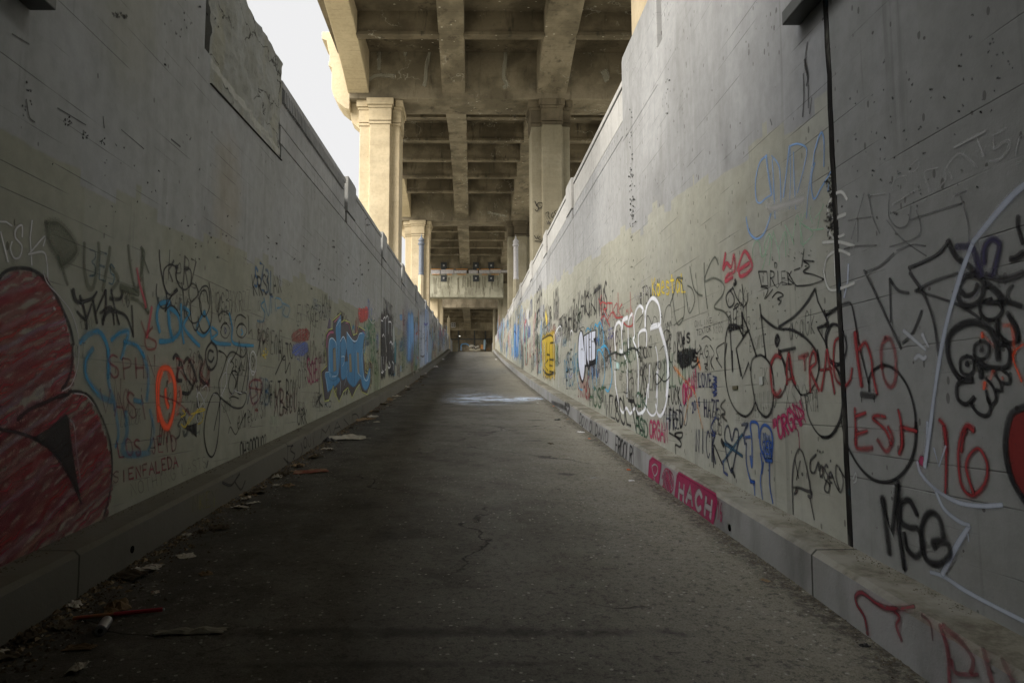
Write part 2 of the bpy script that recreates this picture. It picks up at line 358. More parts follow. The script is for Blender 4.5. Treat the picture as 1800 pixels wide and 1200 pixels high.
def ridge(y):                                # ground level outside the cutting
    return CAM_Z + min(3.35 + max(y, 0)*.026, 5.10)
def build_ground():
    v = []; f = []
    yy = [-400, -60, -17, 0, 20, 40, 60, 69.3, 84, 100, 140, 900]
    cols = [-700, -60, XL-.28, XR+.155, 60, 700]
    def z(y): return ridge(y) if y < 84 else CAM_Z+5.10
    for y in yy:
        for x in cols: v.append((x, y, z(y)-.01))
    w = len(cols)
    for j in range(len(yy)-1):
        for i in range(w-1):
            if i == 2 and yy[j] < 84 and yy[j] >= -17: continue
            f.append((j*w+i, j*w+i+1, (j+1)*w+i+1, (j+1)*w+i))
    me = bpy.data.meshes.new('ground'); me.from_pydata(v, [], f); me.materials.append(mat_ground)
    o = bpy.data.objects.new('ground', me); C.objects.link(o); return o
tag(build_ground(), kind='structure')

def kerb(name, x_face, x_wall):
    n = 170; prof = [(x_face, -.15), (x_face, KH-.03), (x_face+(.03 if x_wall > x_face else -.03), KH), (x_wall, KH), (x_wall, -.15)]
    m = MB(); y0, y1 = -16, 86; k = len(prof); steps = 900
    for i in range(steps+1):
        y = y0+(y1-y0)*i/steps
        for j, (x, z) in enumerate(prof):
            w = 0
            if j in (1, 2): w = .0012*noise.noise(Vector((x*3, y*1.7, j))) + .0008*noise.noise(Vector((x, y*6, 5)))
            if j == 2: w = -abs(.010*noise.noise(Vector((x, y*2.2, 9)))) - max(0, .05*noise.noise(Vector((x, y*1.3, 19)))-.014)
            m.v.append((x+(0 if j == 2 else w), y, road_z(y)+z+w))
    for i in range(steps):
        for j in range(k-1):
            a = i*k+j; m.f.append((a, a+1, a+k+1, a+k))
    return m.build(name, mat_kerb)
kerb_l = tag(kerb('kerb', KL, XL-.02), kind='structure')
kerb_r = tag(kerb('kerb', KR, XR+.02), kind='structure')
# ================================================================ RETAINING WALLS
def top_l(y):
    if y < 9.13: return CAM_Z+4.65
    if y < 37: return CAM_Z+4.43+(y-9.13)*.0362
    return CAM_Z+5.44+(y-37)*.0429
def top_r(y):
    if y < 10.3: return CAM_Z+5.34
    if y < 26: return CAM_Z+5.03+(y-10.3)*.0285
    return CAM_Z+5.48+(y-26)*.0287
def side_wall(name, sgn, label):
    X = XL if sgn < 0 else XR
    top = top_l if sgn < 0 else top_r
    th = .24 if sgn < 0 else .15
    mat = mat_wall_l if sgn < 0 else mat_wall_r
    cop = mat_coping if sgn < 0 else mat_coping_r
    def xr(d0, d1): return tuple(sorted((X+sgn*d0, X+sgn*d1)))     # distances behind the face
    root = empty(name, (X, 0, 0), label, 'retaining wall')
    joints = [13.85, 19.4, 24.9, 31.0, 37.3, 44.0, 50.5, 57, 63.5, 70, 77] if sgn < 0 else [15.65, 21.3, 26.8, 33.0, 39.2, 45.5, 52, 58.5, 65, 71, 78]
    PH, PL = .93, .31                         # height of the parapet, and of its lower course
    ystart = 9.13 if sgn < 0 else 10.3
    # body: full height near, then up to the foot of the parapet
    def body(y0, y1, m, nm='wall_face'):
        yy = [y0+(y1-y0)*i/12 for i in range(13)]
        pts = [(y, road_z(y)-.4) for y in yy]+[(y, top(min(max(y, ystart+.01), 200))-PH) for y in reversed(yy)]
        a, b = xr(0, th); MB().prism(pts, a, b).build(nm, m, root)
    if sgn < 0:
        a, b = xr(0, th)
        MB().prism([(-16, -2), (6.60, .1), (6.60, CAM_Z+3.45), (-16, CAM_Z+3.45)], a, b).build('wall_face', mat, root)
        a, b = xr(.035, th)
        MB().prism([(-16, CAM_Z+3.45), (6.535, CAM_Z+3.45), (6.535, CAM_Z+4.85), (-16, CAM_Z+4.85)], a, b).build('upper_course', mat, root, .01)
        a, b = xr(.12, th); MB().box(a, b, 6.535, 6.60, CAM_Z+3.45, CAM_Z+4.80).build('joint', mat_dark, root)
        a, b = xr(.0, th); MB().prism([(6.60, .1), (9.13, .3), (9.13, CAM_Z+3.29), (6.60, CAM_Z+3.17)], a, b).build('wall_face', mat, root)
        m = MB(); a, b = xr(-.021, .0); m.prism([(6.60, CAM_Z+3.163), (9.13, CAM_Z+3.283), (9.13, CAM_Z+3.290), (6.60, CAM_Z+3.170)], a, b); m.build('shadow_seam', mat_dark, root)  # dark strip drawn as the shadow line under the end block
        # rough eroded end block, its face chipped
        m = MB(); a, b = xr(0, th); ny, nz_ = 50, 34
        for side in (0, 1):
            for j in range(nz_+1):
                for i in range(ny+1):
                    y = 6.601+(9.13-6.601)*i/ny; z0 = CAM_Z+3.17+.12*i/ny; z1 = CAM_Z+4.66 + .03*noise.noise(Vector((y*3, 0, 4)))
                    z = z0+(z1-z0)*j/nz_
                    q = noise.fractal(Vector((y*1.6, z*2.6, 1)), .8, 2, 4)*.03 + .02*noise.noise(Vector((y*9, z*9, 2)))
                    if i in (0, ny): y += 0 if i == 0 else .02*noise.noise(Vector((0, z*5, 7)))
                    m.v.append(((X-sgn*(-.02)+q) if side == 0 else X+sgn*th, y, z))
        w = ny+1; N = w*(nz_+1)
        for j in range(nz_):
            for i in range(ny):
                k = j*w+i; m.f.append((k, k+1, k+w+1, k+w)); m.f.append((N+k, N+k+w, N+k+w+1, N+k+1))
        for i in range(ny): k = nz_*w+i; m.f.append((k, k+1, N+k+1, N+k)); m.f.append((i, N+i, N+i+1, i+1))
        for j in range(nz_): k = j*w+ny; m.f.append((k, k+w, N+k+w, N+k)); k = j*w; m.f.append((k, N+k, N+k+w, k+w))
        m.build('end_block', mat_block, root, smooth=False)
    else:
        a, b = xr(0, th)
        MB().prism([(-16, -2), (4.265, 0), (4.265, CAM_Z+5.6), (-16, CAM_Z+5.6)], a, b).build('wall_face', mat_wall_n, root)
        MB().prism([(4.315, 0), (10.3, .5), (10.3, CAM_Z+4.02), (8.30, CAM_Z+3.98), (8.30, CAM_Z+4.45), (4.315, CAM_Z+4.45)], a, b).build('wall_face', mat, root)
        MB().prism([(4.315, CAM_Z+4.45), (8.14, CAM_Z+4.45), (8.14, CAM_Z+5.4), (4.315, CAM_Z+5.4)], a+.02, b).build('upper_course', mat, root, .01)
        MB().prism([(8.30, CAM_Z+3.98), (10.3, CAM_Z+4.02), (10.3, CAM_Z+5.30), (10.24, CAM_Z+5.36), (8.30, CAM_Z+5.34)], a-.004, b).build('end_block', mat, root, .012)
        a2, b2 = xr(.10, th); MB().box(a2, b2, 8.14, 8.30, CAM_Z+4.3, CAM_Z+5.35).build('joint', mat_dark, root)
        # near joint: decayed dark filler standing slightly proud
        m = MB(); seg = 60; z0, z1 = road_z(4.29)+KH-.02, CAM_Z+5.6
        for i in range(seg+1):
            z = z0+(z1-z0)*i/seg; wv = .014*noise.noise(Vector((0, 0, z*4)))
            for (dy, dx) in ((-.030, .03), (-.027, -.0045), (.024, -.005), (.028, .03)): m.v.append((X+dx, 4.29+dy+wv*(1 if dy > 0 else .5), z))
        for i in range(seg):
            for j in range(3): k = i*4+j; m.f.append((k, k+1, k+5, k+4))
        m.build('joint', mat_joint, root)
    edges = [ystart]+joints+[86]
    body(ystart, 86, mat)
    for i in range(len(edges)-1):
        y0, y1 = edges[i], edges[i+1]
        ps = y0+(.24 if i else 0); pw = .95 if i else 0
        # lower parapet course
        def z_(y, d): return top(max(y, ystart+.01))-d
        a, b = xr(.012, th)
        MB().prism([(ps, z_(ps, PH-.035)), (y1, z_(y1, PH-.035)), (y1, z_(y1, PH-PL+.035)), (ps, z_(ps, PH-PL+.035))], a, b).build('lower_course', mat if sgn > 0 else cop, root, .008)
        a, b = xr(.055, th-.01); MB().prism([(ps, z_(ps, PH+.01)), (y1, z_(y1, PH+.01)), (y1, z_(y1, PH-PL-.01)), (ps, z_(ps, PH-PL-.01))], a, b).build('shadow_seam', mat_dark, root)  # dark backing strip puts shadow into the grooves between courses
        a, b = xr(.03, th)
        MB().prism([(ps+pw, z_(ps+pw, PH-PL)), (y1, z_(y1, PH-PL)), (y1, z_(y1, .10)), (ps+pw, z_(ps+pw, .10))], a, b).build('parapet_panel', cop, root, .01)
        a, b = xr(.005, th+.02)
        MB().prism([(ps+pw, z_(ps+pw, .10)), (y1, z_(y1, .10)), (y1, z_(y1, 0)), (ps+pw, z_(ps+pw, 0))], a, b).build('coping', cop, root, .012)
        if i:
            a, b = xr(-.001, th+.03)
            h = .13
            MB().prism([(ps, z_(ps, PH-PL)), (ps+pw, z_(ps+pw, PH-PL)), (ps+pw, z_(ps+pw, -.11)), (ps+.75, z_(ps+pw, -h)), (ps, z_(ps, -h))], a, b).build('pilaster', cop, root, .008)
            a, b = xr(.13, th); MB().prism([(y0, z_(y0, PH)), (ps, z_(ps, PH)), (ps, z_(ps, .3)), (y0, z_(y0, .3))], a, b).build('joint', mat_dark, root)
            if y0 in (19.4, 21.3, 44.0, 33.0):
                a, b = xr(-.003, .02)
                m = MB(); m.box(a, b, y0-.012, y0+.012, road_z(y0)+KH-.01, z_(y0, PH)-.002); m.build('joint', mat_joint, root)
    if sgn < 0:   # ribbed strip under the coping of the first length
        m = MB(); a, b = xr(-.012, .028); k = int((13.7-9.2)/.085)
        for i in range(k):
            y = 9.2+i*.085; z = top(y)
            m.box(a, b, y, y+.045, z-.30, z-.125)
        m.build('ribbed_strip', cop, root)
    return root
def block_mat():
    n = NT('eroded concrete block')
    big = n.noise(1.5, detail=7, rough=.65); fine = n.noise(11, detail=8, rough=.75)
    col = n.mix(n.ramp(big, .35, .65), (.235, .24, .21), (.31, .32, .30))
    col = n.mix(n.math('MULTIPLY', n.ramp(n.noise(2.4, detail=4, stretch=(1, 1, .4), loc=(3, 1, 1)), .5, .68), .35), col, (.27, .255, .16))
    col = n.mix(n.math('MULTIPLY', n.ramp(fine, .56, .70), .5), col, (.07, .07, .065))
    dv = n.t.nodes.new('ShaderNodeVectorMath'); dv.operation = 'ADD'; n.put(dv.inputs[0], n.pos)
    ds = n.t.nodes.new('ShaderNodeVectorMath'); ds.operation = 'SCALE'; n.put(ds.inputs[0], n.noise(2.5, detail=5, color=True)); ds.inputs['Scale'].default_value = .5
    n.put(dv.inputs[1], ds.outputs[0]); ck = n.voro(1.1, 'DISTANCE_TO_EDGE', v=dv.outputs[0], stretch=(1, .7, 1.3)); cr = n.math('MULTIPLY', n.ramp(ck, .002, .010, 1, 0), n.ramp(n.noise(.9, loc=(5, 1, 1)), .42, .52))
    col = n.mix(n.math('MULTIPLY', cr, .85), col, (.03, .03, .025))
    # pale patch of spalled render along the foot
    e = n.math('SUBTRACT', n.Z, n.math('ADD', CAM_Z+3.42, n.math('MULTIPLY', n.math('SUBTRACT', n.Y, 6.6), -.01)))
    band = n.ramp(n.math('ADD', n.math('ABSOLUTE', e), n.math('MULTIPLY', n.noise(5, detail=6), .12)), .085, .105, 1, 0)
    col = n.mix(n.math('MULTIPLY', band, .8), col, (.40, .40, .36))
    n.bump(n.math('SUBTRACT', n.math('ADD', fine, big), cr), .8, .02)
    return n.done(col, .95, .1)
mat_block = block_mat()
def joint_mat():
    n = NT('decayed joint'); f = n.noise(14, detail=6, stretch=(1, 1, .25)); g = n.noise(3, detail=4)
    col = n.mix(n.ramp(f, .5, .7), (.014, .013, .012), (.09, .088, .075)); col = n.mix(n.math('MULTIPLY', n.ramp(g, .6, .75), .4), col, (.02, .10, .16))
    n.bump(f, .8, .01); return n.done(col, .95, .1)
mat_joint = joint_mat()
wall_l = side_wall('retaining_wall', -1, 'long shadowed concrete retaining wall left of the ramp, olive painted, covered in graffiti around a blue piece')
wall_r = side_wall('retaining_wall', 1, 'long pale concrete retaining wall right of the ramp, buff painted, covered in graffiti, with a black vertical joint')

# short boxes fixed high on both walls
def fixture(x0, x1, y0, y1, zb, label):
    m = MB(); m.box(x0, x1, y0, y1, zb, zb+.10)
    m.box(x0+.03, x1-.03, y0+.2, y0+.5, zb+.10, zb+.13)
    return tag(m.build('wall_fixture', mat_fix, None, .008), label, 'light fixture')
y_, z_ = on_x(1388, 38, XR); fixture(XR-.13, XR-.002, 2.6, y_-.15, z_-.12, 'grey metal light housing fixed high on the right wall beside the black joint')
y_, z_ = on_x(72, 14, XL); fixture(XL+.002, XL+.16, 2.4, y_-.1, z_-.08, 'dark metal light housing fixed high on the left wall at the top corner')

# unseen roof slab and end wall, added to darken the near walls
shade_root = empty('shade_roof', (0, ROOF0, 0), 'dark concrete roof, unseen, added overhead and behind to shade the near walls', 'shade_roof')
MB().box(-9, 9, -16, ROOF1, CAM_Z+5.75, CAM_Z+6.5).build('roof_slab', mat_soffit, shade_root, .03)
MB().box(-9, 9, -16.3, -16, -3, CAM_Z+5.75).build('end_wall', mat_soffit, shade_root)

# ================================================================ BRIDGE
bridge = empty('bridge', (0, 30, CAM_Z+5), 'tall tan concrete bridge over the ramp on paired columns, with coffered girder underside', 'bridge')
H1 = CAM_Z+13.7; DECK = CAM_Z+15.9; DIA = CAM_Z+14.85
PIERS = [-11.7, 9.3, 30.0, 51.0, 72.0]; PD = 1.75
GIRD = [(-5.72, -4.76, mat_cream), (-1.43, -.38, mat_tan), (2.88, 4.25, mat_tan), (7.4, 8.5, mat_cream)]
def girder_z(y, y0, y1):
    t = (y-y0)/(y1-y0); return H1+.25+1.55*(1-(2*t-1)**2)**.9
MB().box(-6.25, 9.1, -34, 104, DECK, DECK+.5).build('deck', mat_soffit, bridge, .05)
for x0, x1 in ((-6.25, -6.0), (8.8, 9.05)):
    MB().box(x0, x1, -34, 104, DECK+.15, DECK+1.35).build('parapet', mat_cream, bridge, .05)
for i in range(len(PIERS)):
    y0 = PIERS[i]+PD; y1 = PIERS[i+1] if i+1 < len(PIERS) else None
    if y1 is None: break
    yy = [y0-.05+(y1-y0+.1)*k/28 for k in range(29)]
    for (x0, x1, mt) in GIRD:
        pts = [(y, girder_z(min(max(y, y0), y1), y0, y1)) for y in yy]+[(yy[-1], DECK+.1), (yy[0], DECK+.1)]
        MB().prism(pts, x0, x1).build('girder', mt, bridge, .03)
    n = 5; s = (y1-y0)/(n+1)
    for k in range(1, n+1):
        y = y0+s*k
        for (xa, xb) in ((-4.76, -1.43), (-.38, 2.88), (4.25, 7.4)):
            zb = DIA
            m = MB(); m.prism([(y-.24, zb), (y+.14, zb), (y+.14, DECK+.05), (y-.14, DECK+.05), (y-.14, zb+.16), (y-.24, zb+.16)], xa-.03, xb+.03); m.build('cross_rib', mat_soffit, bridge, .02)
for i, y in enumerate(PIERS):
    MB().box(-5.66, 8.44, y, y+PD, H1, DECK+.1).build('cross_beam', mat_tan, bridge, .04)
# columns
def column(xa, xb, y, mt, zbase):
    c = empty('column_base', (0, 0, 0)); bpy.data.objects.remove(c)
    w = xb-xa; cx0, cx1 = xa+.27*w, xa+.78*w; yb = y+PD-.1; ztop = H1-1.17
    m = MB(); m.prism([(xa, y+.28), (cx0, y+.28), (cx0, y+.02), (cx1, y+.02), (cx1, y+.20), (cx1+.06, y+.20), (cx1+.06, y+.28), (xb, y+.28), (xb, yb), (xa, yb)], zbase, ztop, 'z')
    sh = m.build('column', mt, bridge, .03)
    cap = MB()
    def ring(e, z0, z1, dz=0):
        cap.box(xa-e, cx0-e*.5, y+.28-e, yb+e, z0-dz, z1-dz)
        cap.box(cx0-e, cx1+e, y+.02-e, yb+e*.9, z0, z1)
        cap.box(cx1+e*1.5, xb+e, y+.28-e, yb+e, z0-dz, z1-dz)
    ring(.035, ztop, ztop+.12); ring(.0, ztop+.12, ztop+.13); ring(.045, ztop+.16, ztop+.73); ring(.08, ztop+.74, ztop+.86); ring(.14, ztop+.87, H1-.002, 0)
    cap.box(xa+.03, xb-.03, y+.31, yb-.03, ztop-.05, H1-.01)
    cap.build('capital', mt if mt is mat_cream else mat_soffit, sh, .015)
    if zbase > 0: MB().prism([(xa-.07, y+.2), (xb+.07, y+.2), (xb+.07, yb+.07), (xa-.07, yb+.07)], zbase-1, zbase+1.6, 'z').build('plinth', mt, sh, .03)
    return sh
COLS = {}
for i, y in enumerate(PIERS):
    zb = ridge(y)-.5 if y > 0 else 2
    COLS[i, 'l'] = column(-5.2, -3.37 if i != 1 else -4.05, y, mat_cream, zb)
    COLS[i, 'r'] = column(2.65, 4.4, y, mat_cream if i == 1 else mat_grey_shade, zb)  # right columns greyed to paint in bridge shade; the sunlit one stays cream
    # scroll bracket and pilaster block where the pier meets the outer edge, both sides
    for sgn, xe in ((-1, -5.66), (1, 8.44)):
        P = [(0, DECK+1.05), (1.33, DECK+1.05), (1.33, DECK+.72), (1.1, DECK+.62), (1.02, DECK+.2), (.95, DECK-.05), (.95, DECK-.35), (1.0, DECK-.38), (1.0, DECK-.55), (.84, DECK-.68), (.84, H1+.55), (.74, H1+.2), (.52, H1-.12), (.2, H1-.38), (0, H1-.45)]
        m = MB(); m.prism([(xe+sgn*a, z) for a, z in P], y+.15, y+PD-.15, 'y'); m.build('pier_bracket', mat_cream, bridge, .02)
        m = MB(); m.prism([(xe+sgn*(-.0), H1-.0), (xe+sgn*(-.0)+sgn*.02, H1-.38), (xe-sgn*.05, H1-.9), (xe-sgn*.45, H1-1.25), (xe-sgn*.6, H1-1.25), (xe-sgn*.6, H1)], y+.5, y+PD-.5, 'y')
        m.build('corbel', mat_cream, bridge, .02)
# lower stained beam of the third pier, its strip and steel plates
Yb = 70.7
def Xat(px, Y): return on_y(px, 600, Y)[0]
def Zat(py, Y): return on_y(832, py, Y)[1]
MB().box(Xat(748, Yb), Xat(885, Yb), Yb, Yb+1.2, Zat(522.5, Yb), Zat(480, Yb)).build('tie_beam', mat_stained, bridge, .05)
MB().box(Xat(748, Yb), Xat(885, Yb), Yb+.3, Yb+1.2, Zat(479.5, Yb), Zat(444, Yb)).build('upper_beam', mat_tan, bridge, .05)
st = MB()
for a, b, c, d in ((757, 773, 474.5, 482), (774, 797, 474, 481.5), (798, 820, 475, 480.5), (824, 840, 475, 481), (842, 861, 474.5, 481), (862, 881, 474, 480), (881, 893, 475, 478.5)):
    st.box(Xat(a, Yb), Xat(b, Yb), Yb-.10, Yb+.28, Zat(d, Yb), Zat(c, Yb))
st.build('cover_strip', mat_tape, bridge, .01)
for a, b in ((757, 775), (783, 797), (801, 822), (838, 842), (845, 860), (862, 880)):
    MB().box(Xat(a, Yb), Xat(b, Yb), Yb-.12, Yb+.2, Zat(473.8, Yb), Zat(473.1, Yb)).build('edge_tape', mat_orange, bridge)
    MB().box(Xat(a+2, Yb), Xat(b-3, Yb), Yb-.12, Yb+.2, Zat(482.8, Yb), Zat(482.2, Yb)).build('edge_tape', mat_orange, bridge)
for px in (779.5, 836.5, 863.5):
    for (p0, p1) in ((461, 473), (483.5, 495)):
        pl = MB().box(Xat(px-5.3, Yb), Xat(px+5.3, Yb), Yb-.06, Yb+.3, Zat(p1, Yb), Zat(p0, Yb)).build('anchor_plate', mat_steel, bridge, .02)
        zc = (Zat(p0, Yb)+Zat(p1, Yb))/2; MB().tube((Xat(px, Yb), Yb-.2, zc), (Xat(px, Yb), Yb, zc), .09, 10).build('bolt', mat_ppale, pl)
# far low span beyond the crest
far = empty('overpass', (0, 82, CAM_Z+5.1), 'low dark concrete overpass crossing behind the crest under the bridge', 'overpass')
LH = CAM_Z+10.9
MB().box(-8, 8, 80, 81.2, Zat(541, 80), Zat(523.5, 80)).build('cross_beam', mat_tan, far, .05)
MB().box(-8, 8, 81, 106, LH+1.5, LH+2.0).build('deck', mat_soffit, far)
MB().prism([(80.9, LH+.1), (88, LH+.5), (98, LH+.5), (104.6, LH+.0), (104.6, LH+1.6), (80.9, LH+1.6)], Xat(812, 81), Xat(826, 81)).build('girder', mat_soffit, far, .03)
for y in (84.5, 88.5, 92.5, 96.5, 100.5): MB().box(-8, 8, y, y+.4, LH+.75, LH+1.6).build('cross_rib', mat_soffit, far, .02)
MB().box(-8, 8, 104.5, 105.4, LH+.0, LH+1.6).build('end_beam', mat_tan, far, .04)
for xa, xb in ((-4.9, -3.6), (3.0, 4.2)):
    MB().box(xa, xb, 80.1, 81.1, CAM_Z+4, Zat(541, 80)+.1).build('column', mat_cream if xa < 0 else mat_grey_shade, far, .05)
    MB().box(xa, xb, 104.6, 105.6, CAM_Z+4, LH+.1).build('column', mat_grey_shade, far, .05)
w = MB(); w.box(-9, 9, 106, 106.5, CAM_Z+4, LH+.4); bw = w.build('back_wall', mat_soffit, far)
m = MB()
for px in (806, 834, 853): m.box(Xat(px, 106)-.09, Xat(px, 106)+.09, 105.85, 106.02, CAM_Z+5, LH+.2)
m.box(-6, 6, 105.93, 106.01, CAM_Z+9.55, CAM_Z+9.7); m.build('rib', mat_steel, far)
sgn_ = MB().box(Xat(792.5, 104), Xat(800.5, 104), 104.3, 104.45, Zat(575, 104), Zat(566, 104)).build('sign_panel', mat_ppale, far, .02)
for dx in (-1.8, 1.8):
    for dy in (-1.8, 1.8): MB().box(Xat(796.5+dx-1, 104), Xat(796.5+dx+1, 104), 104.27, 104.31, Zat(570.5+dy+1, 104), Zat(570.5+dy-1, 104)).build('dark_square', mat_dark, sgn_)
lamp = NT('lit lamp'); lamp.p.inputs['Emission Color'].default_value = (1, .95, .85, 1); lamp.p.inputs['Emission Strength'].default_value = .35; lamp.done((.8, .8, .75))
MB().box(Xat(806.7, 105), Xat(809.2, 105), 105.3, 105.6, Zat(590.6, 105), Zat(589.8, 105)).build('lamp', lamp.m, far)

# ornamental posts beside the walls
def post(px, Y, ptop, r, pbase, mt, mb, label, low=True):
    x = Xat(px, Y); zt = Zat(ptop, Y); zb = ridge(Y)-.2
    zs = Zat(pbase, Y)
    root = empty('ornamental_post', (x, Y, zb), label, 'post', 'ornamental posts rising beside the walls')
    MB().lathe([(r*1.05, zs), (r*1.05, zs+.1), (r*.95, zs+.15), (r*.9, zt-.75), (r*1.05, zt-.72), (r*1.25, zt-.68), (r*1.25, zt-.60), (r*.95, zt-.55), (r*.95, zt-.45)], x, Y, 24).build('shaft', mt, root, smooth=False)
    MB().lathe([(r*1.15, zt-.45), (r*1.15, zt-.38), (r*.6, zt-.25), (r*.28, zt-.18), (r*.3, zt-.1), (r*.12, zt-.03), (r*.03, zt+.05)], x, Y, 20).build('finial', mt, root)
    MB().lathe([(r*1.5, zb), (r*1.4, zb+.5), (r*1.12, zs-.1), (r*1.12, zs)], x, Y, 8).build('base', mb, root)
post(739.5, 44, 412, .175, 484, mat_ppaint, mat_cream, 'blue grey post on a cream base, standing before the bridge column left of the ramp')
post(907.5, 44, 414, .17, 491, mat_ppale, mat_grey_shade, 'pale grey post with pointed finial standing right of the ramp')
post(788.5, 74, 554, .14, 575, mat_cream, mat_cream, 'small cream post above the far end of the left wall')
post(869, 74, 540, .13, 560, mat_grey_shade, mat_grey_shade, 'thin grey post above the far end of the right wall')
# ================================================================ GRAFFITI (spray strokes lying on the walls and kerbs)
def paint_mat():
    n = NT('spray paint'); n.m.use_nodes = True
    at = n.t.nodes.new('ShaderNodeAttribute'); at.attribute_name = 'paint'
    worn = n.ramp(n.noise(26, detail=5, rough=.7), .30, .48, .82, 1.0)
    pore = n.ramp(n.noise(3.0, detail=4, stretch=(1, 1, .3)), .3, .6, .85, 1.0)
    spk = n.ramp(n.noise(120, detail=2, rough=.8), .40, .60, .15, 1.9)
    halo = n.math('MULTIPLY', at.outputs['Alpha'], spk); a_ = n.math('ADD', n.math('MULTIPLY', halo, n.ramp(at.outputs['Alpha'], .1, .5, 1, 0)), n.math('MULTIPLY', at.outputs['Alpha'], n.ramp(at.outputs['Alpha'], .1, .5, 0, 1)))
    al = n.math('MULTIPLY', n.math('MULTIPLY', a_, worn), pore, clamp=True)
    n.put(n.p.inputs['Alpha'], al)
    return n.done(at.outputs['Color'], .6, .25)
mat_paint = paint_mat()
rg = random.Random(11)
def catmull(p, k=6):
    if len(p) < 3: return p
    q = [p[0]]+list(p)+[p[-1]]; out = []
    for i in range(1, len(q)-2):
        a, b, c, d = q[i-1], q[i], q[i+1], q[i+2]
        for j in range(k):
            t = j/k
            out.append(tuple(.5*((2*b[m])+(-a[m]+c[m])*t+(2*a[m]-5*b[m]+4*c[m]-d[m])*t*t+(-a[m]+3*b[m]-3*c[m]+d[m])*t**3) for m in (0, 1)))
    out.append(tuple(p[-1])); return out
layer = [3500]; under = [0]
class Tag:
    def __init__(s, surf, view):
        # surf: 'l','r' walls; 'kl','kr' kerb faces; view: (x0, y0, scale) of the enlargement the points were read from
        s.surf = surf; s.vw = view; s.v = []; s.c = []; s.f = []
        s.X = {'l': XL, 'r': XR, 'kl': KL, 'kr': KR}[surf]; s.sg = 1 if surf in ('l', 'kl') else -1
    def view(s, *v): s.vw = v; return s
    def w(s, p):
        x0, y0, k = s.vw; return on_x(x0+p[0]/k, y0+p[1]/k, s.X)
    def _x(s, extra=0):
        base = .0012 if s.surf in ('l', 'r') else .0022
        return s.X+s.sg*(base+layer[0]*.7e-6+extra)
    def ribbon(s, yz, wm, col, a=.9, soft=.35, taper=0):
        """yz: points in the plane of the wall, wm: width in metres"""
        yz = [yz[0]]+[q for p, q in zip(yz, yz[1:]) if abs(p[0]-q[0])+abs(p[1]-q[1]) > 1e-4]
        if len(yz) < 2: return
        layer[0] += 1; n0 = len(s.v); K = len(yz); r = wm/2*(1.25 if yz[0][0] < 5.2 else 1.5); a = min(1, a*1.15)
        hz_ = .10 if soft > .25 else .03; off = (-2.6, -1-soft*.7, -1+soft*.7, 0, 1-soft*.7, 1+soft*.7, 2.6); al = (0, a*hz_, a*.85, a, a*.85, a*hz_, 0)
        def nrm(i):
            p = yz[max(i-1, 0)]; q = yz[min(i+1, K-1)]; dy, dz = q[0]-p[0], q[1]-p[1]; L = math.hypot(dy, dz) or 1
            return -dz/L, dy/L
        # end caps
        def row(c, nn, rr, am, k):
            for o, aa in zip(off, al):
                s.v.append((s._x(k*2.5e-7), c[0]+nn[0]*rr*o, c[1]+nn[1]*rr*o)); s.c.append((*col, aa*am))
        rows = 0
        for i in range(K):
            nn = nrm(i); t = i/(K-1)
            jn = noise.noise(Vector((yz[i][0]*5, yz[i][1]*5, layer[0]*.37))); rr = r*(1-taper*t)*(1+.22*jn)
            am_ = min(1, .97+.45*noise.noise(Vector((yz[i][0]*3.1, yz[i][1]*3.1, layer[0]*.61+9))))
            if i == 0:
                d = (nn[1], -nn[0])
                row((yz[0][0]-d[0]*rr*.9, yz[0][1]-d[1]*rr*.9), nn, rr*.45, 0, rows); rows += 1
                row((yz[0][0]-d[0]*rr*.5, yz[0][1]-d[1]*rr*.5), nn, rr*.8, .8, rows); rows += 1
            row(yz[i], nn, rr, am_, rows); rows += 1
            if i == K-1:
                d = (-nn[1], nn[0])
                row((yz[i][0]-d[0]*rr*.5, yz[i][1]-d[1]*rr*.5), nn, rr*.8, .8*(1-taper*.7), rows); rows += 1
                row((yz[i][0]-d[0]*rr*.9, yz[i][1]-d[1]*rr*.9), nn, rr*.45, 0, rows); rows += 1
        for i in range(rows-1):
            for j in range(6):
                k = n0+i*7+j; s.f.append((k, k+1, k+8, k+7))
    def s_(s, pts, wd, col, a=.9, soft=.35, curve=True, taper=0, hw=False):
        yz = [s.w(p) for p in pts]; Y = sum(p[0] for p in yz)/len(yz)
        if curve: yz = catmull(yz)
        s.ribbon(yz, wd/s.vw[2]*Y/F*(Y/abs(s.X)/1.4 if hw else 1), col, a, soft, taper); return s
    def ln(s, pts, wd, col, a=.9, **k): return s.s_(pts, wd, col, a, curve=False, **k)
    def fill(s, pts, col, a=.85, curve=True, edge=6):
        from mathutils.geometry import tessellate_polygon
        yz = [s.w(p) for p in pts]
        if curve: yz = catmull(yz+[yz[0]], 5)[:-1]
        layer[0] += 1; n0 = len(s.v)
        for p in yz: s.v.append((s._x(), p[0], p[1])); s.c.append((*col, a))
        for t in tessellate_polygon([[Vector((p[0], p[1], 0)) for p in yz]]): s.f.append(tuple(n0+i for i in t))
        Y = sum(p[0] for p in yz)/len(yz); s.ribbon(yz+[yz[0]], edge/s.vw[2]*Y/F, col, a, .6); return s
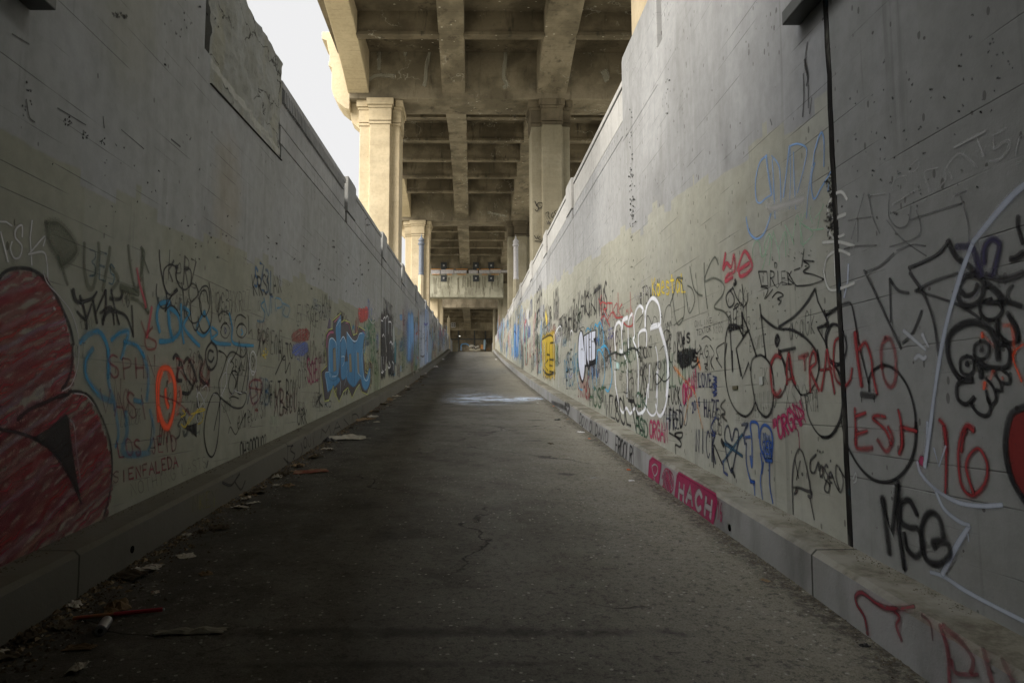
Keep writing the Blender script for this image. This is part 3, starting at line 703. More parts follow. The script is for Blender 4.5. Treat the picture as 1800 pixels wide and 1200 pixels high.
    def hatch(s, pts, col, step, wd, ang=0, a=.7, seed=1, wob=3):
        """rough scanline fill of a polygon with separate spray passes"""
        q = random.Random(seed); yz = catmull([s.w(p) for p in pts]+[s.w(pts[0])], 5)[:-1]
        Y = sum(p[0] for p in yz)/len(yz); mpp = Y/F/s.vw[2]; st = step*mpp; ca, sa = math.cos(ang), math.sin(ang)
        rot = [(p[0]*ca+p[1]*sa, -p[0]*sa+p[1]*ca) for p in yz]
        lo = min(p[1] for p in rot); hi = max(p[1] for p in rot); v = lo+st*.5
        while v < hi:
            xs_ = []
            for i in range(len(rot)):
                p, r_ = rot[i], rot[(i+1) % len(rot)]
                if (p[1]-v)*(r_[1]-v) < 0: xs_.append(p[0]+(v-p[1])/(r_[1]-p[1])*(r_[0]-p[0]))
            xs_.sort()
            for a0, b0 in zip(xs_[::2], xs_[1::2]):
                if q.random() < .10: continue
                a0 += q.uniform(-.3, 1.2)*st; b0 -= q.uniform(-.3, 1.2)*st
                if b0 <= a0: continue
                L = b0-a0; k = max(2, int(L/(st*2.5)))
                pts_ = [(a0+L*(i/k), v+q.uniform(-1, 1)*wob*mpp) for i in range(k+1)]
                s.ribbon([(u*ca-w_*sa, u*sa+w_*ca) for u, w_ in pts_], wd*mpp, tuple(c*q.uniform(.8, 1.2) for c in col), a*q.uniform(.75, 1), .5)
            v += st*q.uniform(.8, 1.2)
        return s
    def text(s, txt, bl, br, tl, tr, wd, col, a=.9, gap=.22, jit=.05, soft=.35, seed=None):
        q = random.Random(seed if seed is not None else hash_(txt)); B = [s.w(p) for p in (bl, br, tl, tr)]
        Y = (B[0][0]+B[1][0])/2; n = len(txt); cw = 1/(n-(gap*1.0)) if n > 1 else 1
        def mp(u, v):
            return tuple((B[0][m]*(1-u)+B[1][m]*u)*(1-v)+(B[2][m]*(1-u)+B[3][m]*u)*v for m in (0, 1))
        for i, ch in enumerate(txt):
            if ch == ' ': continue
            sh = q.uniform(-jit, jit); sc = q.uniform(1-jit, 1+jit)
            for kind, st in G[ch]:
                p = [mp((i+x*(1-gap))*cw*1.0, min(max(y*sc+sh, -.3), 1.4)) for x, y in st]
                s.ribbon(catmull(p, 5) if kind == 'c' else p, wd/s.vw[2]*Y/F*q.uniform(.9, 1.15), col, a, soft, q.choice((0, .2, .4)))
        return s
    def spatter(s, cx, cy, rx, ry, n, col, size, a=.6, seed=1):
        q = random.Random(seed)
        for _ in range(n):
            x, y = cx+q.gauss(0, rx), cy+q.gauss(0, ry); L = size*q.uniform(.4, 1)
            s.s_([(x, y), (x+q.uniform(-L, L), y+q.uniform(-L, L)), (x+q.uniform(-L, L), y+q.uniform(-L, L))], size*.45, col, a*q.uniform(.4, 1), .6)
        return s
    def build(s, name='graffiti_tag', label=None):
        if not s.f: return
        par = {'l': wall_l, 'r': wall_r, 'kl': kerb_l, 'kr': kerb_r}[s.surf]; off = wloc(par)
        me = bpy.data.meshes.new(name)
        yk = s.surf in ('kl', 'kr')
        me.from_pydata([tuple(Vector(v)-off) for v in s.v], [], s.f)
        ca = me.color_attributes.new('paint', 'FLOAT_COLOR', 'POINT')
        ca.data.foreach_set('color', [c for q in s.c for c in q])
        me.materials.append(mat_paint)
        o = bpy.data.objects.new(name, me); C.objects.link(o); o.parent = par
        if label: o['label'] = label
        return o
def hash_(t): return sum((i+1)*ord(c) for i, c in enumerate(t))
def _g(t):
    out = []
    for part in t.split('|'):
        k = part[0]; v = [float(x)/10 for x in part[1:].split()]
        out.append((k, list(zip(v[::2], v[1::2]))))
    return out
G = {k: _g(v) for k, v in {
 'A': 'l0 0 5 10 10 0|l2 4 8 4', 'B': 'l1 0 1 10|c1 10 8 9 8 6 1 5|c1 5 10 4 9 0 1 0', 'C': 'c9 8 5 10 1 7 1 3 5 0 9 2',
 'D': 'l1 0 1 10|c1 10 7 9 10 5 7 1 1 0', 'E': 'l9 10 1 10 1 0 9 0|l1 5 7 5', 'F': 'l9 10 1 10 1 0|l1 5 7 5',
 'G': 'c9 8 5 10 1 7 1 3 5 0 9 2 9 5 5 5', 'H': 'l1 0 1 10|l9 0 9 10|l1 5 9 5', 'I': 'l5 0 5 10', 'J': 'c8 10 8 3 5 0 2 2',
 'K': 'l1 0 1 10|l9 10 1 5 9 0', 'L': 'l1 10 1 0 8 0', 'M': 'l0 0 1 10 5 4 9 10 10 0', 'N': 'l1 0 1 10 9 0 9 10',
 'O': 'c5 10 1 8 1 2 5 0 9 2 9 8 5 10', 'P': 'l1 0 1 10|c1 10 8 9 8 6 1 5', 'Q': 'c5 10 1 8 1 2 5 0 9 2 9 8 5 10|l6 3 10 -1',
 'R': 'l1 0 1 10|c1 10 8 9 8 6 1 5|l3 5 9 0', 'S': 'c9 9 5 10 1 8 3 6 8 4 8 1 4 0 1 2', 'T': 'l0 10 10 10|l5 10 5 0',
 'U': 'c1 10 1 3 5 0 9 3 9 10', 'V': 'l0 10 5 0 10 10', 'W': 'l0 10 2 0 5 6 8 0 10 10', 'X': 'l0 0 10 10|l0 10 10 0',
 'Y': 'l0 10 5 5 10 10|l5 5 4 -1', 'Z': 'l0 10 9 10 1 0 10 0', '0': 'c5 10 1 8 1 2 5 0 9 2 9 8 5 10', '1': 'l3 8 5 10 5 0',
 '2': 'c1 8 4 10 8 8 6 4 1 0|l1 0 9 0', '3': 'c1 9 7 9 8 7 4 5 8 4 8 1 2 0', '5': 'l8 10 2 10 2 6|c2 6 7 6 9 3 5 0 1 1', '6': 'c8 10 3 8 1 3 4 0 8 2 6 5 2 4',
 '8': 'c5 10 2 8 5 5 8 8 5 10|c5 5 1 2 5 0 9 2 5 5', 'a': 'c8 5 4 7 1 4 3 0 7 2|l8 7 8 0', 'e': 'c1 3 8 4 6 7 2 5 2 1 8 0',
 's': 'c8 6 3 7 3 4 8 3 6 0 1 0', 't': 'l4 10 4 0 7 0|l1 7 8 7', 'l': 'l4 10 4 0 7 0', 'r': 'l2 7 2 0|c2 4 5 7 8 6', 'u': 'c1 7 1 1 5 0 8 2 8 7',
 'c': 'c8 6 4 7 1 3 4 0 8 1', 'k': 'l1 10 1 0|l8 7 1 3 8 0', 'd': 'c8 3 4 6 1 3 4 0 8 2|l8 10 8 0', 'i': 'l4 6 4 0|l4 8 4 9',
 'm': 'c1 0 1 7 4 7 4 0|c4 5 7 8 8 0', 'n': 'c1 0 1 7 7 7 8 0', 'h': 'l1 10 1 0|c1 4 5 7 8 4 8 0', '!': 'l5 10 5 3|l5 0 5 1', '.': 'l5 0 5 1', '"': 'l3 10 3 7|l7 10 7 7',
}.items()}
BLK = (.012, .012, .014); FBK = (.045, .043, .045); OLV = (.085, .095, .060); BLU = (.03, .22, .38); WHT = (.78, .80, .84); CHK = (.50, .50, .49)
RED = (.26, .026, .03); ROS = (.42, .08, .10); MAG = (.36, .025, .10); ORG = (.85, .10, .03); YEL = (.72, .56, .06); LBL = (.22, .45, .78); GRN = (.04, .17, .08); PGR = (.34, .55, .38)
NVY = (.025, .045, .16); CYN = (.06, .38, .66)
DRD = (.20, .022, .035)

# ---------- left wall
ZA, ZB, ZC, ZJ, ZK, ZL, ZP = (0, 350, 4), (0, 620, 4), (400, 450, 4), (230, 440, 6), (330, 560, 4.286), (550, 520, 6), (640, 560, 6.667)
t = Tag('l', ZA)
t.ln([(-20, 158), (40, 160), (80, 188)], 13, CHK, .75).ln([(0, 230), (52, 440)], 13, CHK, .75)
t.s_([(152, 265), (150, 185), (110, 210), (105, 270), (150, 330), (135, 405), (95, 412), (70, 350), (80, 300)], 14, CHK, .75)
t.ln([(222, 150), (208, 270), (220, 465)], 12, CHK, .75).s_([(300, 330), (312, 260), (210, 375), (205, 385), (300, 372), (325, 440), (335, 590)], 13, CHK, .7).build('graffiti_tag', 'chalky white letters TSK')
# big red throw-up at the left edge
t = Tag('l', (0, 350, 1))
t.hatch([(-60, 150), (0, 142), (40, 133), (80, 140), (105, 185), (122, 240), (132, 300), (118, 330), (60, 345), (0, 400), (-60, 420)], (.23, .035, .042), 7, 7.8, .42, .74, 3, 5)
t.hatch([(-60, 405), (0, 400), (50, 365), (105, 335), (150, 345), (172, 385), (190, 440), (196, 490), (190, 545), (178, 600), (120, 610), (40, 640), (-60, 680)], (.21, .032, .04), 7, 7.8, .42, .74, 4, 5)
t.hatch([(-60, 150), (40, 135), (100, 190), (130, 300), (60, 340), (-60, 410)], (.33, .27, .29), 26, 6, .42, .38, 5, 9)
t.hatch([(-60, 410), (110, 345), (180, 400), (190, 560), (80, 620), (-60, 670)], (.33, .26, .28), 26, 6, .42, .38, 6, 9)
t.view(0, 350, 4)
t.s_([(-40, 600), (20, 520), (90, 488), (200, 490), (290, 540), (360, 630), (430, 760), (490, 900), (515, 1020)], 22, BLK, .8)
t.view(0, 620, 4)
t.s_([(505, -60), (505, 60), (480, 180), (430, 260)], 20, BLK, .8).s_([(480, 272), (560, 275), (640, 320), (720, 470), (770, 620), (785, 800), (770, 980), (730, 1140)], 16, BLK, .85)
t.s_([(-40, 530), (120, 560), (230, 600), (340, 670), (430, 780), (500, 900), (570, 1060)], 18, BLK, .85).s_([(120, 470), (200, 400), (310, 350), (400, 310), (480, 290)], 20, BLK, .85)
t.fill([(230, 600), (330, 540), (460, 430), (480, 460), (500, 650), (530, 850), (572, 1060), (500, 900), (430, 770), (340, 670)], (.02, .02, .02), .85, curve=False)
t.s_([(430, 270), (500, 220), (545, 80), (550, -60)], 9, CHK, .65).s_([(520, 285), (600, 300), (660, 370)], 8, CHK, .6)
t.s_([(490, 470), (520, 520), (535, 700), (560, 880)], 14, (.25, .26, .27), .6)
t.view(0, 350, 4).s_([(300, 505), (330, 590), (420, 690), (500, 800), (545, 950), (555, 1080)], 9, CHK, .6)
for q in ((375, 765), (440, 905), (30, 620), (370, 690)): t.ln([q, (q[0]+8, q[1]+8)], 22, CHK, .5, soft=.6)
t.build('graffiti_piece', 'large dark red bubble throw-up with black and grey outline')
# olive PUN arrow
t = Tag('l', ZA)
t.fill([(320, 170), (400, 160), (500, 260), (540, 370), (440, 470), (400, 400), (340, 300)], OLV, .4, edge=40)
t.s_([(400, 400), (440, 500), (470, 600)], 24, OLV, .5).s_([(590, 310), (590, 480), (620, 620), (660, 600), (690, 400), (690, 310)], 30, OLV, .55)
t.s_([(720, 640), (760, 420), (770, 340)], 30, OLV, .55).s_([(770, 470), (830, 560), (780, 640)], 26, OLV, .5)
t.s_([(900, 330), (920, 500), (960, 640), (1010, 400), (990, 340)], 26, OLV, .6).ln([(850, 620), (970, 660)], 44, OLV, .75)
t.s_([(1000, 350), (995, 480), (1010, 640), (1040, 800)], 22, OLV, .65).s_([(880, 690), (960, 710), (1040, 790)], 24, OLV, .65).s_([(1000, 400), (1045, 520)], 12, OLV, .6).build('graffiti_tag', 'faded olive sprayed letters ending in a long arrow')
t = Tag('l', ZA)
t.s_([(510, 640), (540, 720), (640, 700), (680, 650)], 34, BLK, .85, taper=.6).s_([(560, 680), (600, 820), (608, 910)], 20, BLK, .85).s_([(540, 790), (600, 840), (640, 740)], 16, BLK, .85)
t.s_([(650, 700), (680, 870)], 20, BLK, .85).s_([(670, 800), (740, 640)], 18, BLK, .85).s_([(740, 640), (740, 760), (720, 880)], 20, BLK, .85).s_([(700, 800), (780, 760), (800, 880)], 16, BLK, .85)
t.s_([(860, 650), (840, 700), (770, 700)], 26, BLK, .85).s_([(780, 640), (790, 700), (835, 880)], 18, BLK, .85).s_([(720, 850), (760, 790), (850, 800), (900, 850), (935, 970)], 26, BLK, .85, taper=.4).s_([(925, 750), (935, 960)], 14, BLK, .8).build('graffiti_tag', 'thick black tag')
t = Tag('l', ZA)
t.s_([(960, 490), (980, 600), (1010, 700), (1022, 760)], 20, ROS, .7).s_([(1065, 760), (1050, 850), (1030, 970)], 22, ROS, .7).s_([(990, 860), (1030, 960), (1090, 1000), (1085, 1050), (1030, 1050), (1020, 970), (1070, 900)], 12, RED, .6).build('graffiti_tag', 'thin red marks')
# blue letters
t = Tag('l', ZA)
t.s_([(560, 1010), (620, 950), (690, 930), (740, 1000), (760, 1100), (760, 1250)], 34, BLU, .65).s_([(780, 990), (840, 940), (900, 930), (880, 1010), (850, 1120)], 32, BLU, .65).s_([(870, 1000), (960, 1030), (1010, 1110)], 26, BLU, .65)
t.view(*ZB).s_([(650, -30), (600, 60), (610, 180), (700, 300), (780, 340)], 36, BLU, .55).s_([(760, -20), (760, 200), (800, 350), (830, 560), (810, 660)], 26, BLU, .55).s_([(1000, 0), (1040, 150), (1030, 330)], 26, BLU, .5)
t.s_([(880, 420), (890, 560), (860, 700), (980, 710), (1050, 700)], 30, BLU, .5).s_([(1050, 400), (1080, 560), (1040, 680)], 20, BLU, .5).s_([(940, 330), (1000, 350)], 24, BLU, .5).build('graffiti_piece', 'faded dark blue outlined letters')
t = Tag('l', ZA)
t.s_([(1120, 930), (1100, 830), (1120, 740), (1190, 720)], 26, BLU, .75).s_([(1180, 730), (1190, 900), (1215, 990)], 30, BLU, .75).s_([(1190, 760), (1250, 820), (1260, 930), (1200, 990), (1120, 1000)], 26, BLU, .75)
t.s_([(1270, 740), (1275, 900), (1290, 1010)], 22, BLU, .7).s_([(1290, 760), (1330, 800), (1290, 890), (1350, 980), (1400, 1030)], 22, BLU, .75).s_([(1440, 790), (1400, 850), (1380, 920), (1430, 960), (1480, 900)], 18, BLU, .75)
t.s_([(1430, 790), (1470, 880), (1500, 1000), (1620, 1020)], 20, BLU, .75).s_([(1490, 900), (1530, 940), (1480, 980)], 14, BLU, .7).s_([(1610, 800), (1630, 900), (1640, 1010), (1780, 1030)], 18, BLU, .7).build('graffiti_tag', 'blue tag reading DREK')
# black loops
t = Tag('l', ZJ)
t.s_([(297, 0), (305, 140), (330, 290), (370, 430), (430, 470), (485, 415)], 14, BLK, .9).s_([(485, 180), (410, 150), (350, 200), (340, 300), (350, 380), (380, 460)], 13, BLK, .9).ln([(455, 440), (485, 415)], 28, BLK, .8).ln([(470, 180), (490, 175)], 30, BLK, .8, soft=.6)
t.s_([(485, 190), (470, 260), (500, 360), (560, 415), (620, 370), (635, 270), (620, 200), (560, 185)], 13, BLK, .9).ln([(560, 190), (600, 190)], 20, BLK, .8, soft=.6)
t.s_([(270, 355), (265, 460), (300, 580), (350, 610), (375, 530), (370, 450)], 12, BLK, .9).s_([(450, 450), (400, 520), (355, 645), (400, 590), (460, 600), (515, 690)], 12, BLK, .9).s_([(530, 340), (550, 450), (560, 600), (565, 715)], 11, BLK, .9)
t.s_([(680, 340), (705, 450), (680, 500), (630, 540), (610, 460), (615, 380), (650, 350), (700, 400), (715, 500)], 12, BLK, .9).s_([(820, 340), (845, 500), (850, 700), (820, 820), (765, 870), (720, 800), (705, 700)], 12, BLK, .9)
t.s_([(600, 510), (575, 600), (590, 680), (640, 760), (700, 750), (740, 660), (735, 560), (705, 500)], 11, BLK, .9).s_([(715, 440), (760, 380), (810, 390), (830, 500), (825, 600), (780, 695), (740, 660), (720, 540), (740, 440), (790, 430), (815, 560)], 12, BLK, .9)
t.s_([(620, 550), (630, 700), (660, 820), (690, 840), (720, 780)], 11, BLK, .9).build('graffiti_tag', 'black looping tag')
# blue-left eye face, brows
t = Tag('l', ZJ)
for (cx, cy, rx, ry) in ((993, 850, 50, 75), (1165, 850, 55, 70)):
    t.s_([(cx-rx, cy+10), (cx-rx*.6, cy-ry*.8), (cx, cy-ry), (cx+rx*.6, cy-ry*.8), (cx+rx, cy), (cx+rx*.5, cy+ry*.8), (cx, cy+ry), (cx-rx*.7, cy+ry*.7), (cx-rx, cy+10)], 8, BLK, .85)
    t.s_([(cx-rx, cy-ry*.4), (cx-rx*.3, cy-ry*1.15), (cx+rx*.4, cy-ry*1.1)], 7, BLK, .8)
t.s_([(985, 810), (1003, 840), (990, 880), (985, 830)], 8, NVY, .85).s_([(1160, 830), (1180, 870), (1160, 890)], 10, CYN, .7)
t.s_([(920, 690), (960, 645), (1000, 650), (1030, 680)], 11, BLK, .85).s_([(1095, 740), (1120, 690), (1160, 680), (1210, 715)], 12, BLK, .85).s_([(1095, 740), (1090, 800)], 7, BLK, .8).ln([(1240, 690), (1240, 885)], 10, BLK, .8)
t.s_([(1240, 880), (1270, 840), (1280, 930)], 8, BLK, .7).build('graffiti_drawing', 'drawn pair of black eyes with brows')
t = Tag('l', ZJ).text('OGBYKRZZ', (890, 640), (1260, 640), (895, 425), (1250, 430), 6, FBK, .8, seed=4).build('graffiti_tag', 'thin black letters OGBYKRZZ')
t = Tag('l', ZJ).text('KRSLAN', (1290, 470), (1590, 450), (1265, 250), (1570, 270), 15, BLK, .8, seed=3).build('graffiti_tag', 'black letters KRSLAN')
t = Tag('l', ZJ)
t.s_([(1400, 540), (1370, 580), (1410, 660), (1390, 750), (1330, 740)], 12, BLU, .6).s_([(1400, 500), (1450, 690), (1470, 480), (1480, 660)], 13, BLU, .6).s_([(1530, 640), (1520, 510), (1580, 520), (1590, 590), (1540, 610)], 12, BLU, .6).s_([(1600, 560), (1670, 600), (1650, 700), (1600, 670), (1620, 600)], 12, BLU, .5).ln([(1595, 560), (1590, 790)], 8, BLU, .35).build('graffiti_tag', 'faded blue tag SAVRO')
t = Tag('l', ZC).text('ENRGERE', (480, 460), (690, 450), (490, 340), (680, 350), 5, FBK, .75, seed=9).build()
t = Tag('l', ZC).text('ALTO', (360, 740), (460, 720), (350, 580), (450, 620), 9, BLK, .9, seed=2); t.s_([(335, 830), (400, 700), (405, 820), (435, 750), (438, 835)], 8, BLK, .9).build('graffiti_tag', 'black letters ALTO')
t = Tag('l', ZC).text('FAT BOY', (300, 1060), (480, 1060), (290, 885), (480, 870), 9, BLK, .9, seed=8); t.s_([(420, 1080), (385, 1060), (390, 1110)], 7, BLK, .8).build('graffiti_tag', 'black letters FAT BOY')
t = Tag('l', ZC).text('OLS', (205, 590), (290, 600), (205, 515), (290, 510), 5, FBK, .8, seed=5).build()
t = Tag('l', ZC).text('OIR', (495, 930), (560, 920), (495, 800), (555, 800), 6, FBK, .8, seed=5); t.text('ORK', (490, 1190), (560, 1180), (490, 1080), (555, 1075), 8, BLK, .85, seed=15).build()
t = Tag('l', ZC).hatch([(455, 520), (565, 515), (565, 590), (455, 600)], RED, 9, 6, .3, .45, 3); t.text('NATER', (455, 600), (565, 590), (455, 520), (560, 515), 7, RED, .7).build('graffiti_tag', 'faint red letters')
t = Tag('l', ZC).hatch([(460, 620), (560, 610), (550, 690), (460, 695)], (.10, .16, .45), 8, 6, .3, .55, 7); t.spatter(500, 700, 30, 15, 12, (.10, .16, .45), 9).build('graffiti_tag', 'blue scribble')
t = Tag('l', ZC).text('SOEN', (560, 890), (660, 860), (555, 730), (655, 720), 13, (.24, .02, .09), .75, seed=6); t.text('SEN', (575, 900), (650, 880), (570, 760), (645, 750), 8, (.30, .02, .10), .6, seed=7).build('graffiti_tag', 'dark crimson overlapping letters')
t = Tag('l', ZC).spatter(255, 690, 14, 25, 16, YEL, 12, .8, 4).build('graffiti_tag', 'small yellow scribble')
t = Tag('l', ZC).s_([(150, 900), (170, 1030), (215, 1010), (240, 890), (180, 870), (150, 920), (235, 940)], 8, RED, .6).s_([(195, 820), (190, 900), (210, 960), (170, 1000)], 8, RED, .55).s_([(200, 1070), (210, 1085), (190, 1080)], 8, RED, .6).build('graffiti_tag', 'thin red scribble')
# grey and white script
t = Tag('l', ZK)
W2 = (.55, .56, .56)
t.s_([(240, 570), (232, 480), (260, 400), (300, 280), (340, 250), (410, 290), (440, 240), (430, 210)], 9, BLK, .9).s_([(250, 580), (290, 480), (290, 380), (310, 300)], 7, W2, .8)
t.s_([(260, 590), (250, 520), (262, 430), (290, 400)], 6, W2, .7).s_([(330, 320), (345, 350), (330, 400), (360, 470), (340, 560), (315, 550), (305, 490), (330, 400), (370, 410), (360, 520)], 8, BLK, .85)
t.s_([(400, 330), (380, 420), (370, 540), (400, 560), (420, 480), (440, 380)], 9, BLK, .85).s_([(440, 250), (455, 380), (440, 540)], 8, BLK, .85).s_([(450, 250), (465, 390), (450, 520)], 6, W2, .75)
t.s_([(500, 400), (470, 380), (470, 280), (490, 245), (512, 290), (510, 380), (490, 425), (475, 400)], 8, W2, .8).s_([(490, 330), (480, 300), (490, 280), (500, 320), (488, 370)], 6, BLK, .8)
t.s_([(320, 350), (310, 310), (330, 290)], 5, W2, .8).s_([(310, 560), (330, 575), (350, 530)], 5, W2, .75).s_([(350, 540), (400, 560), (440, 550)], 5, W2, .7)
t.s_([(240, 590), (290, 630), (350, 670), (410, 665), (440, 600), (435, 560), (405, 560)], 9, BLK, .9).s_([(310, 600), (340, 585), (380, 600)], 7, BLK, .85)
t.s_([(240, 590), (215, 560), (180, 580), (140, 700), (120, 850), (140, 990), (180, 1040), (215, 960), (235, 780), (240, 600)], 9, BLK, .85).s_([(245, 610), (240, 760), (225, 900), (190, 1020)], 5, W2, .55).s_([(245, 600), (220, 720), (195, 840)], 8, BLK, .85)
t.s_([(180, 580), (200, 565), (215, 590)], 6, W2, .7).s_([(250, 250), (230, 240), (270, 260), (290, 290)], 8, BLK, .8).s_([(320, 330), (370, 240), (385, 170), (400, 290)], 7, BLK, .8)
t.s_([(250, 640), (290, 710), (320, 790)], 5, FBK, .7).s_([(305, 860), (320, 815), (360, 870), (400, 780), (435, 710)], 6, FBK, .7).ln([(150, 1070), (140, 1120)], 8, BLK, .7).build('graffiti_tag', 'black flourished script with white highlights and a long drooping loop')
t = Tag('l', ZK).s_([(175, 175), (135, 240), (140, 340), (175, 385), (215, 330), (215, 220), (175, 175)], 13, BLK, .9).s_([(190, 250), (160, 240), (150, 300), (175, 325), (195, 290)], 12, BLK, .9).build('graffiti_tag', 'black letter C in a ring')
# ear-like 252
t = Tag('l', ZB)
t.s_([(1215, 40), (1235, 15), (1260, 60), (1240, 180), (1275, 195)], 20, BLK, .9).s_([(1290, 70), (1320, 40), (1360, 120), (1380, 200)], 18, BLK, .85).s_([(1395, 20), (1420, 60), (1400, 170), (1450, 220), (1470, 190)], 18, BLK, .85).s_([(1370, 190), (1330, 280), (1280, 280)], 18, BLK, .85).s_([(1270, 60), (1300, 160), (1350, 230)], 12, BLK, .8).build('graffiti_tag', 'thick black numbers 252')
t = Tag('l', ZB)
t.ln([(1385, 240), (1385, 490)], 10, BLK, .9).fill([(1290, 525), (1380, 495), (1380, 590), (1340, 550)], BLK, .9, curve=False).s_([(1385, 390), (1380, 460), (1390, 490)], 10, W2, .7)
t.s_([(1420, 250), (1450, 230), (1455, 290), (1400, 390)], 6, W2, .55).s_([(1380, 250), (1400, 390), (1440, 370), (1400, 280), (1380, 310)], 10, W2, .6).build('graffiti_tag', 'pale grey sketch over a black wedge')
t = Tag('l', ZB)
t.s_([(1280, 400), (1300, 430), (1270, 450)], 9, YEL, .5).s_([(1270, 500), (1300, 520), (1330, 450)], 9, YEL, .5).s_([(1320, 500), (1390, 400), (1440, 400), (1340, 430)], 9, YEL, .5).s_([(1390, 500), (1420, 480), (1430, 420)], 8, YEL, .45).build('graffiti_tag', 'dull yellow marks')
# bright orange-red oval
t = Tag('l', ZB)
t.s_([(1115, 470), (1105, 350), (1105, 200), (1130, 120), (1180, 110), (1215, 170), (1230, 280), (1215, 420), (1180, 520), (1140, 490), (1110, 380)], 32, ORG, .9, soft=.6)
t.s_([(1120, 460), (1112, 330), (1115, 210), (1135, 140)], 26, ORG, .75, soft=.7).s_([(1160, 260), (1165, 330), (1180, 380)], 30, ORG, .7, soft=.7).s_([(1260, 240), (1265, 320), (1240, 430)], 20, ORG, .4, soft=.8).s_([(1180, 110), (1190, 200)], 26, ORG, .55, soft=.8).ln([(1175, 200), (1170, 235)], 16, BLK, .7, soft=.7).build('graffiti_tag', 'bright orange red sprayed oval')
# dark red lettering
t = Tag('l', ZB).text('LOS JEID', (830, 730), (1240, 690), (810, 620), (1230, 580), 9, DRD, .75, seed=21)
t.text('SIENFALEDA', (790, 920), (1250, 800), (790, 840), (1240, 720), 10, DRD, .75, seed=22).build('graffiti_tag', 'two lines of dark red letters')
t = Tag('l', ZB).text('SPHN', (770, 180), (1090, 170), (750, 30), (1090, 20), 10, DRD, .65, seed=23); t.text('VASI', (700, 420), (1050, 480), (700, 260), (1020, 300), 10, DRD, .6, seed=24).build('graffiti_tag', 'faded red letters over the blue outline')
t = Tag('l', ZB).text('ROK', (1240, 170), (1470, 230), (1230, 40), (1440, 60), 9, RED, .45, seed=25).s_([(1120, 300), (1250, 350), (1340, 440)], 7, RED, .6).build()
t = Tag('l', ZB).text('NOTHING LASTS', (920, 1010), (1450, 800), (910, 920), (1440, 720), 4, (.02, .02, .018), .4, seed=26).build()
t = Tag('l', ZK).text('OH3OOOU02', (395, 1060), (590, 965), (390, 935), (590, 875), 9, BLK, .9, gap=.15, seed=27).build('graffiti_tag', 'row of narrow black bubble numbers near the kerb')
t = Tag('l', ZK).text('mmm', (620, 800), (700, 790), (615, 720), (700, 715), 4, PGR, .35).text('mm', (620, 860), (700, 850), (615, 810), (695, 800), 4, CHK, .35).build()
t = Tag('l', ZK).s_([(970, 640), (990, 560), (985, 450)], 10, BLK, .85).s_([(985, 600), (1005, 570), (990, 620), (1015, 660)], 8, BLK, .85).ln([(990, 620), (995, 700)], 7, BLK, .85).text('RO', (1030, 670), (1080, 660), (1030, 620), (1080, 610), 7, NVY, .6).build('graffiti_tag', 'narrow black letters beside the blue piece')
# the blue piece
t = Tag('l', ZL)
t.fill([(90, 800), (145, 745), (130, 520), (135, 420), (170, 360), (210, 350), (210, 265), (292, 185), (292, 300), (310, 290), (340, 265), (385, 285), (420, 420), (470, 400), (485, 325), (545, 370), (540, 470), (530, 600), (545, 800), (560, 830), (590, 690), (605, 700), (600, 920), (570, 1020), (520, 1000), (490, 920), (460, 960), (410, 1065), (370, 960), (320, 1000), (270, 1100), (230, 1000), (215, 940), (165, 1090), (125, 1100), (105, 960)], (.07, .06, .07), .92, curve=False, edge=10)
PB = (.055, .20, .38)
t.fill([(170, 470), (200, 445), (245, 480), (240, 330), (292, 210), (285, 560), (262, 850), (170, 870), (165, 640)], PB, .95)
t.fill([(290, 500), (320, 440), (350, 500), (345, 600), (330, 690), (370, 700), (350, 850), (300, 870), (290, 700)], PB, .95)
t.fill([(355, 380), (400, 440), (440, 500), (500, 400), (545, 390), (525, 560), (545, 870), (600, 760), (600, 900), (560, 990), (520, 950), (500, 870), (440, 950), (400, 940), (355, 860), (370, 700), (355, 560)], PB, .95)
t.fill([(125, 820), (170, 800), (260, 850), (280, 900), (170, 1000), (150, 990)], PB, .95)
t.fill([(210, 560), (235, 545), (245, 780), (215, 800)], (.20, .19, .15), .95, curve=False, edge=8).fill([(380, 620), (400, 610), (410, 800), (385, 800)], (.24, .20, .12), .95, curve=False, edge=6).fill([(465, 600), (480, 600), (490, 820), (470, 820)], (.20, .19, .15), .95, curve=False, edge=6)
for pl, w_ in (([(180, 850), (165, 640), (170, 480), (200, 445), (235, 480), (245, 520)], 9), ([(245, 320), (288, 250), (282, 330)], 7), ([(285, 480), (320, 430), (350, 500), (350, 560)], 8), ([(300, 640), (330, 640), (330, 690), (310, 740)], 6),
               ([(355, 380), (420, 470), (460, 470), (490, 400), (520, 395)], 8), ([(525, 560), (515, 660), (535, 850), (570, 890), (600, 800)], 8), ([(125, 860), (130, 810), (165, 800)], 7), ([(135, 860), (160, 1010)], 7), ([(290, 900), (285, 1040)], 7), ([(370, 660), (360, 800), (330, 940)], 5), ([(460, 580), (470, 790), (510, 850)], 6), ([(245, 520), (262, 700), (255, 830), (200, 850)], 5)):
    t.s_(pl, w_, (.50, .66, .85), .9)
for pl in ([(255, 560), (275, 850)], [(345, 540), (380, 860)], [(430, 500), (440, 930)], [(555, 420), (530, 560)]): t.s_(pl, 7, (.03, .035, .05), .9)
ol = [(85, 800), (145, 735), (125, 520), (130, 410), (165, 355), (205, 345), (205, 260), (295, 180), (297, 280), (330, 255), (390, 280), (425, 415), (465, 395), (482, 320), (552, 365), (548, 470), (535, 560)]
ol2 = [(535, 590), (560, 700), (550, 800), (575, 820), (595, 680), (612, 700), (608, 930), (575, 1040), (515, 1010), (490, 930), (460, 970), (410, 1075), (368, 965), (320, 1010), (275, 1120), (225, 1000), (212, 950), (165, 1100), (120, 1110), (100, 960), (85, 800)]
t.ln(ol, 9, (.42, .46, .14), .85).ln(ol2, 9, (.42, .46, .14), .85)
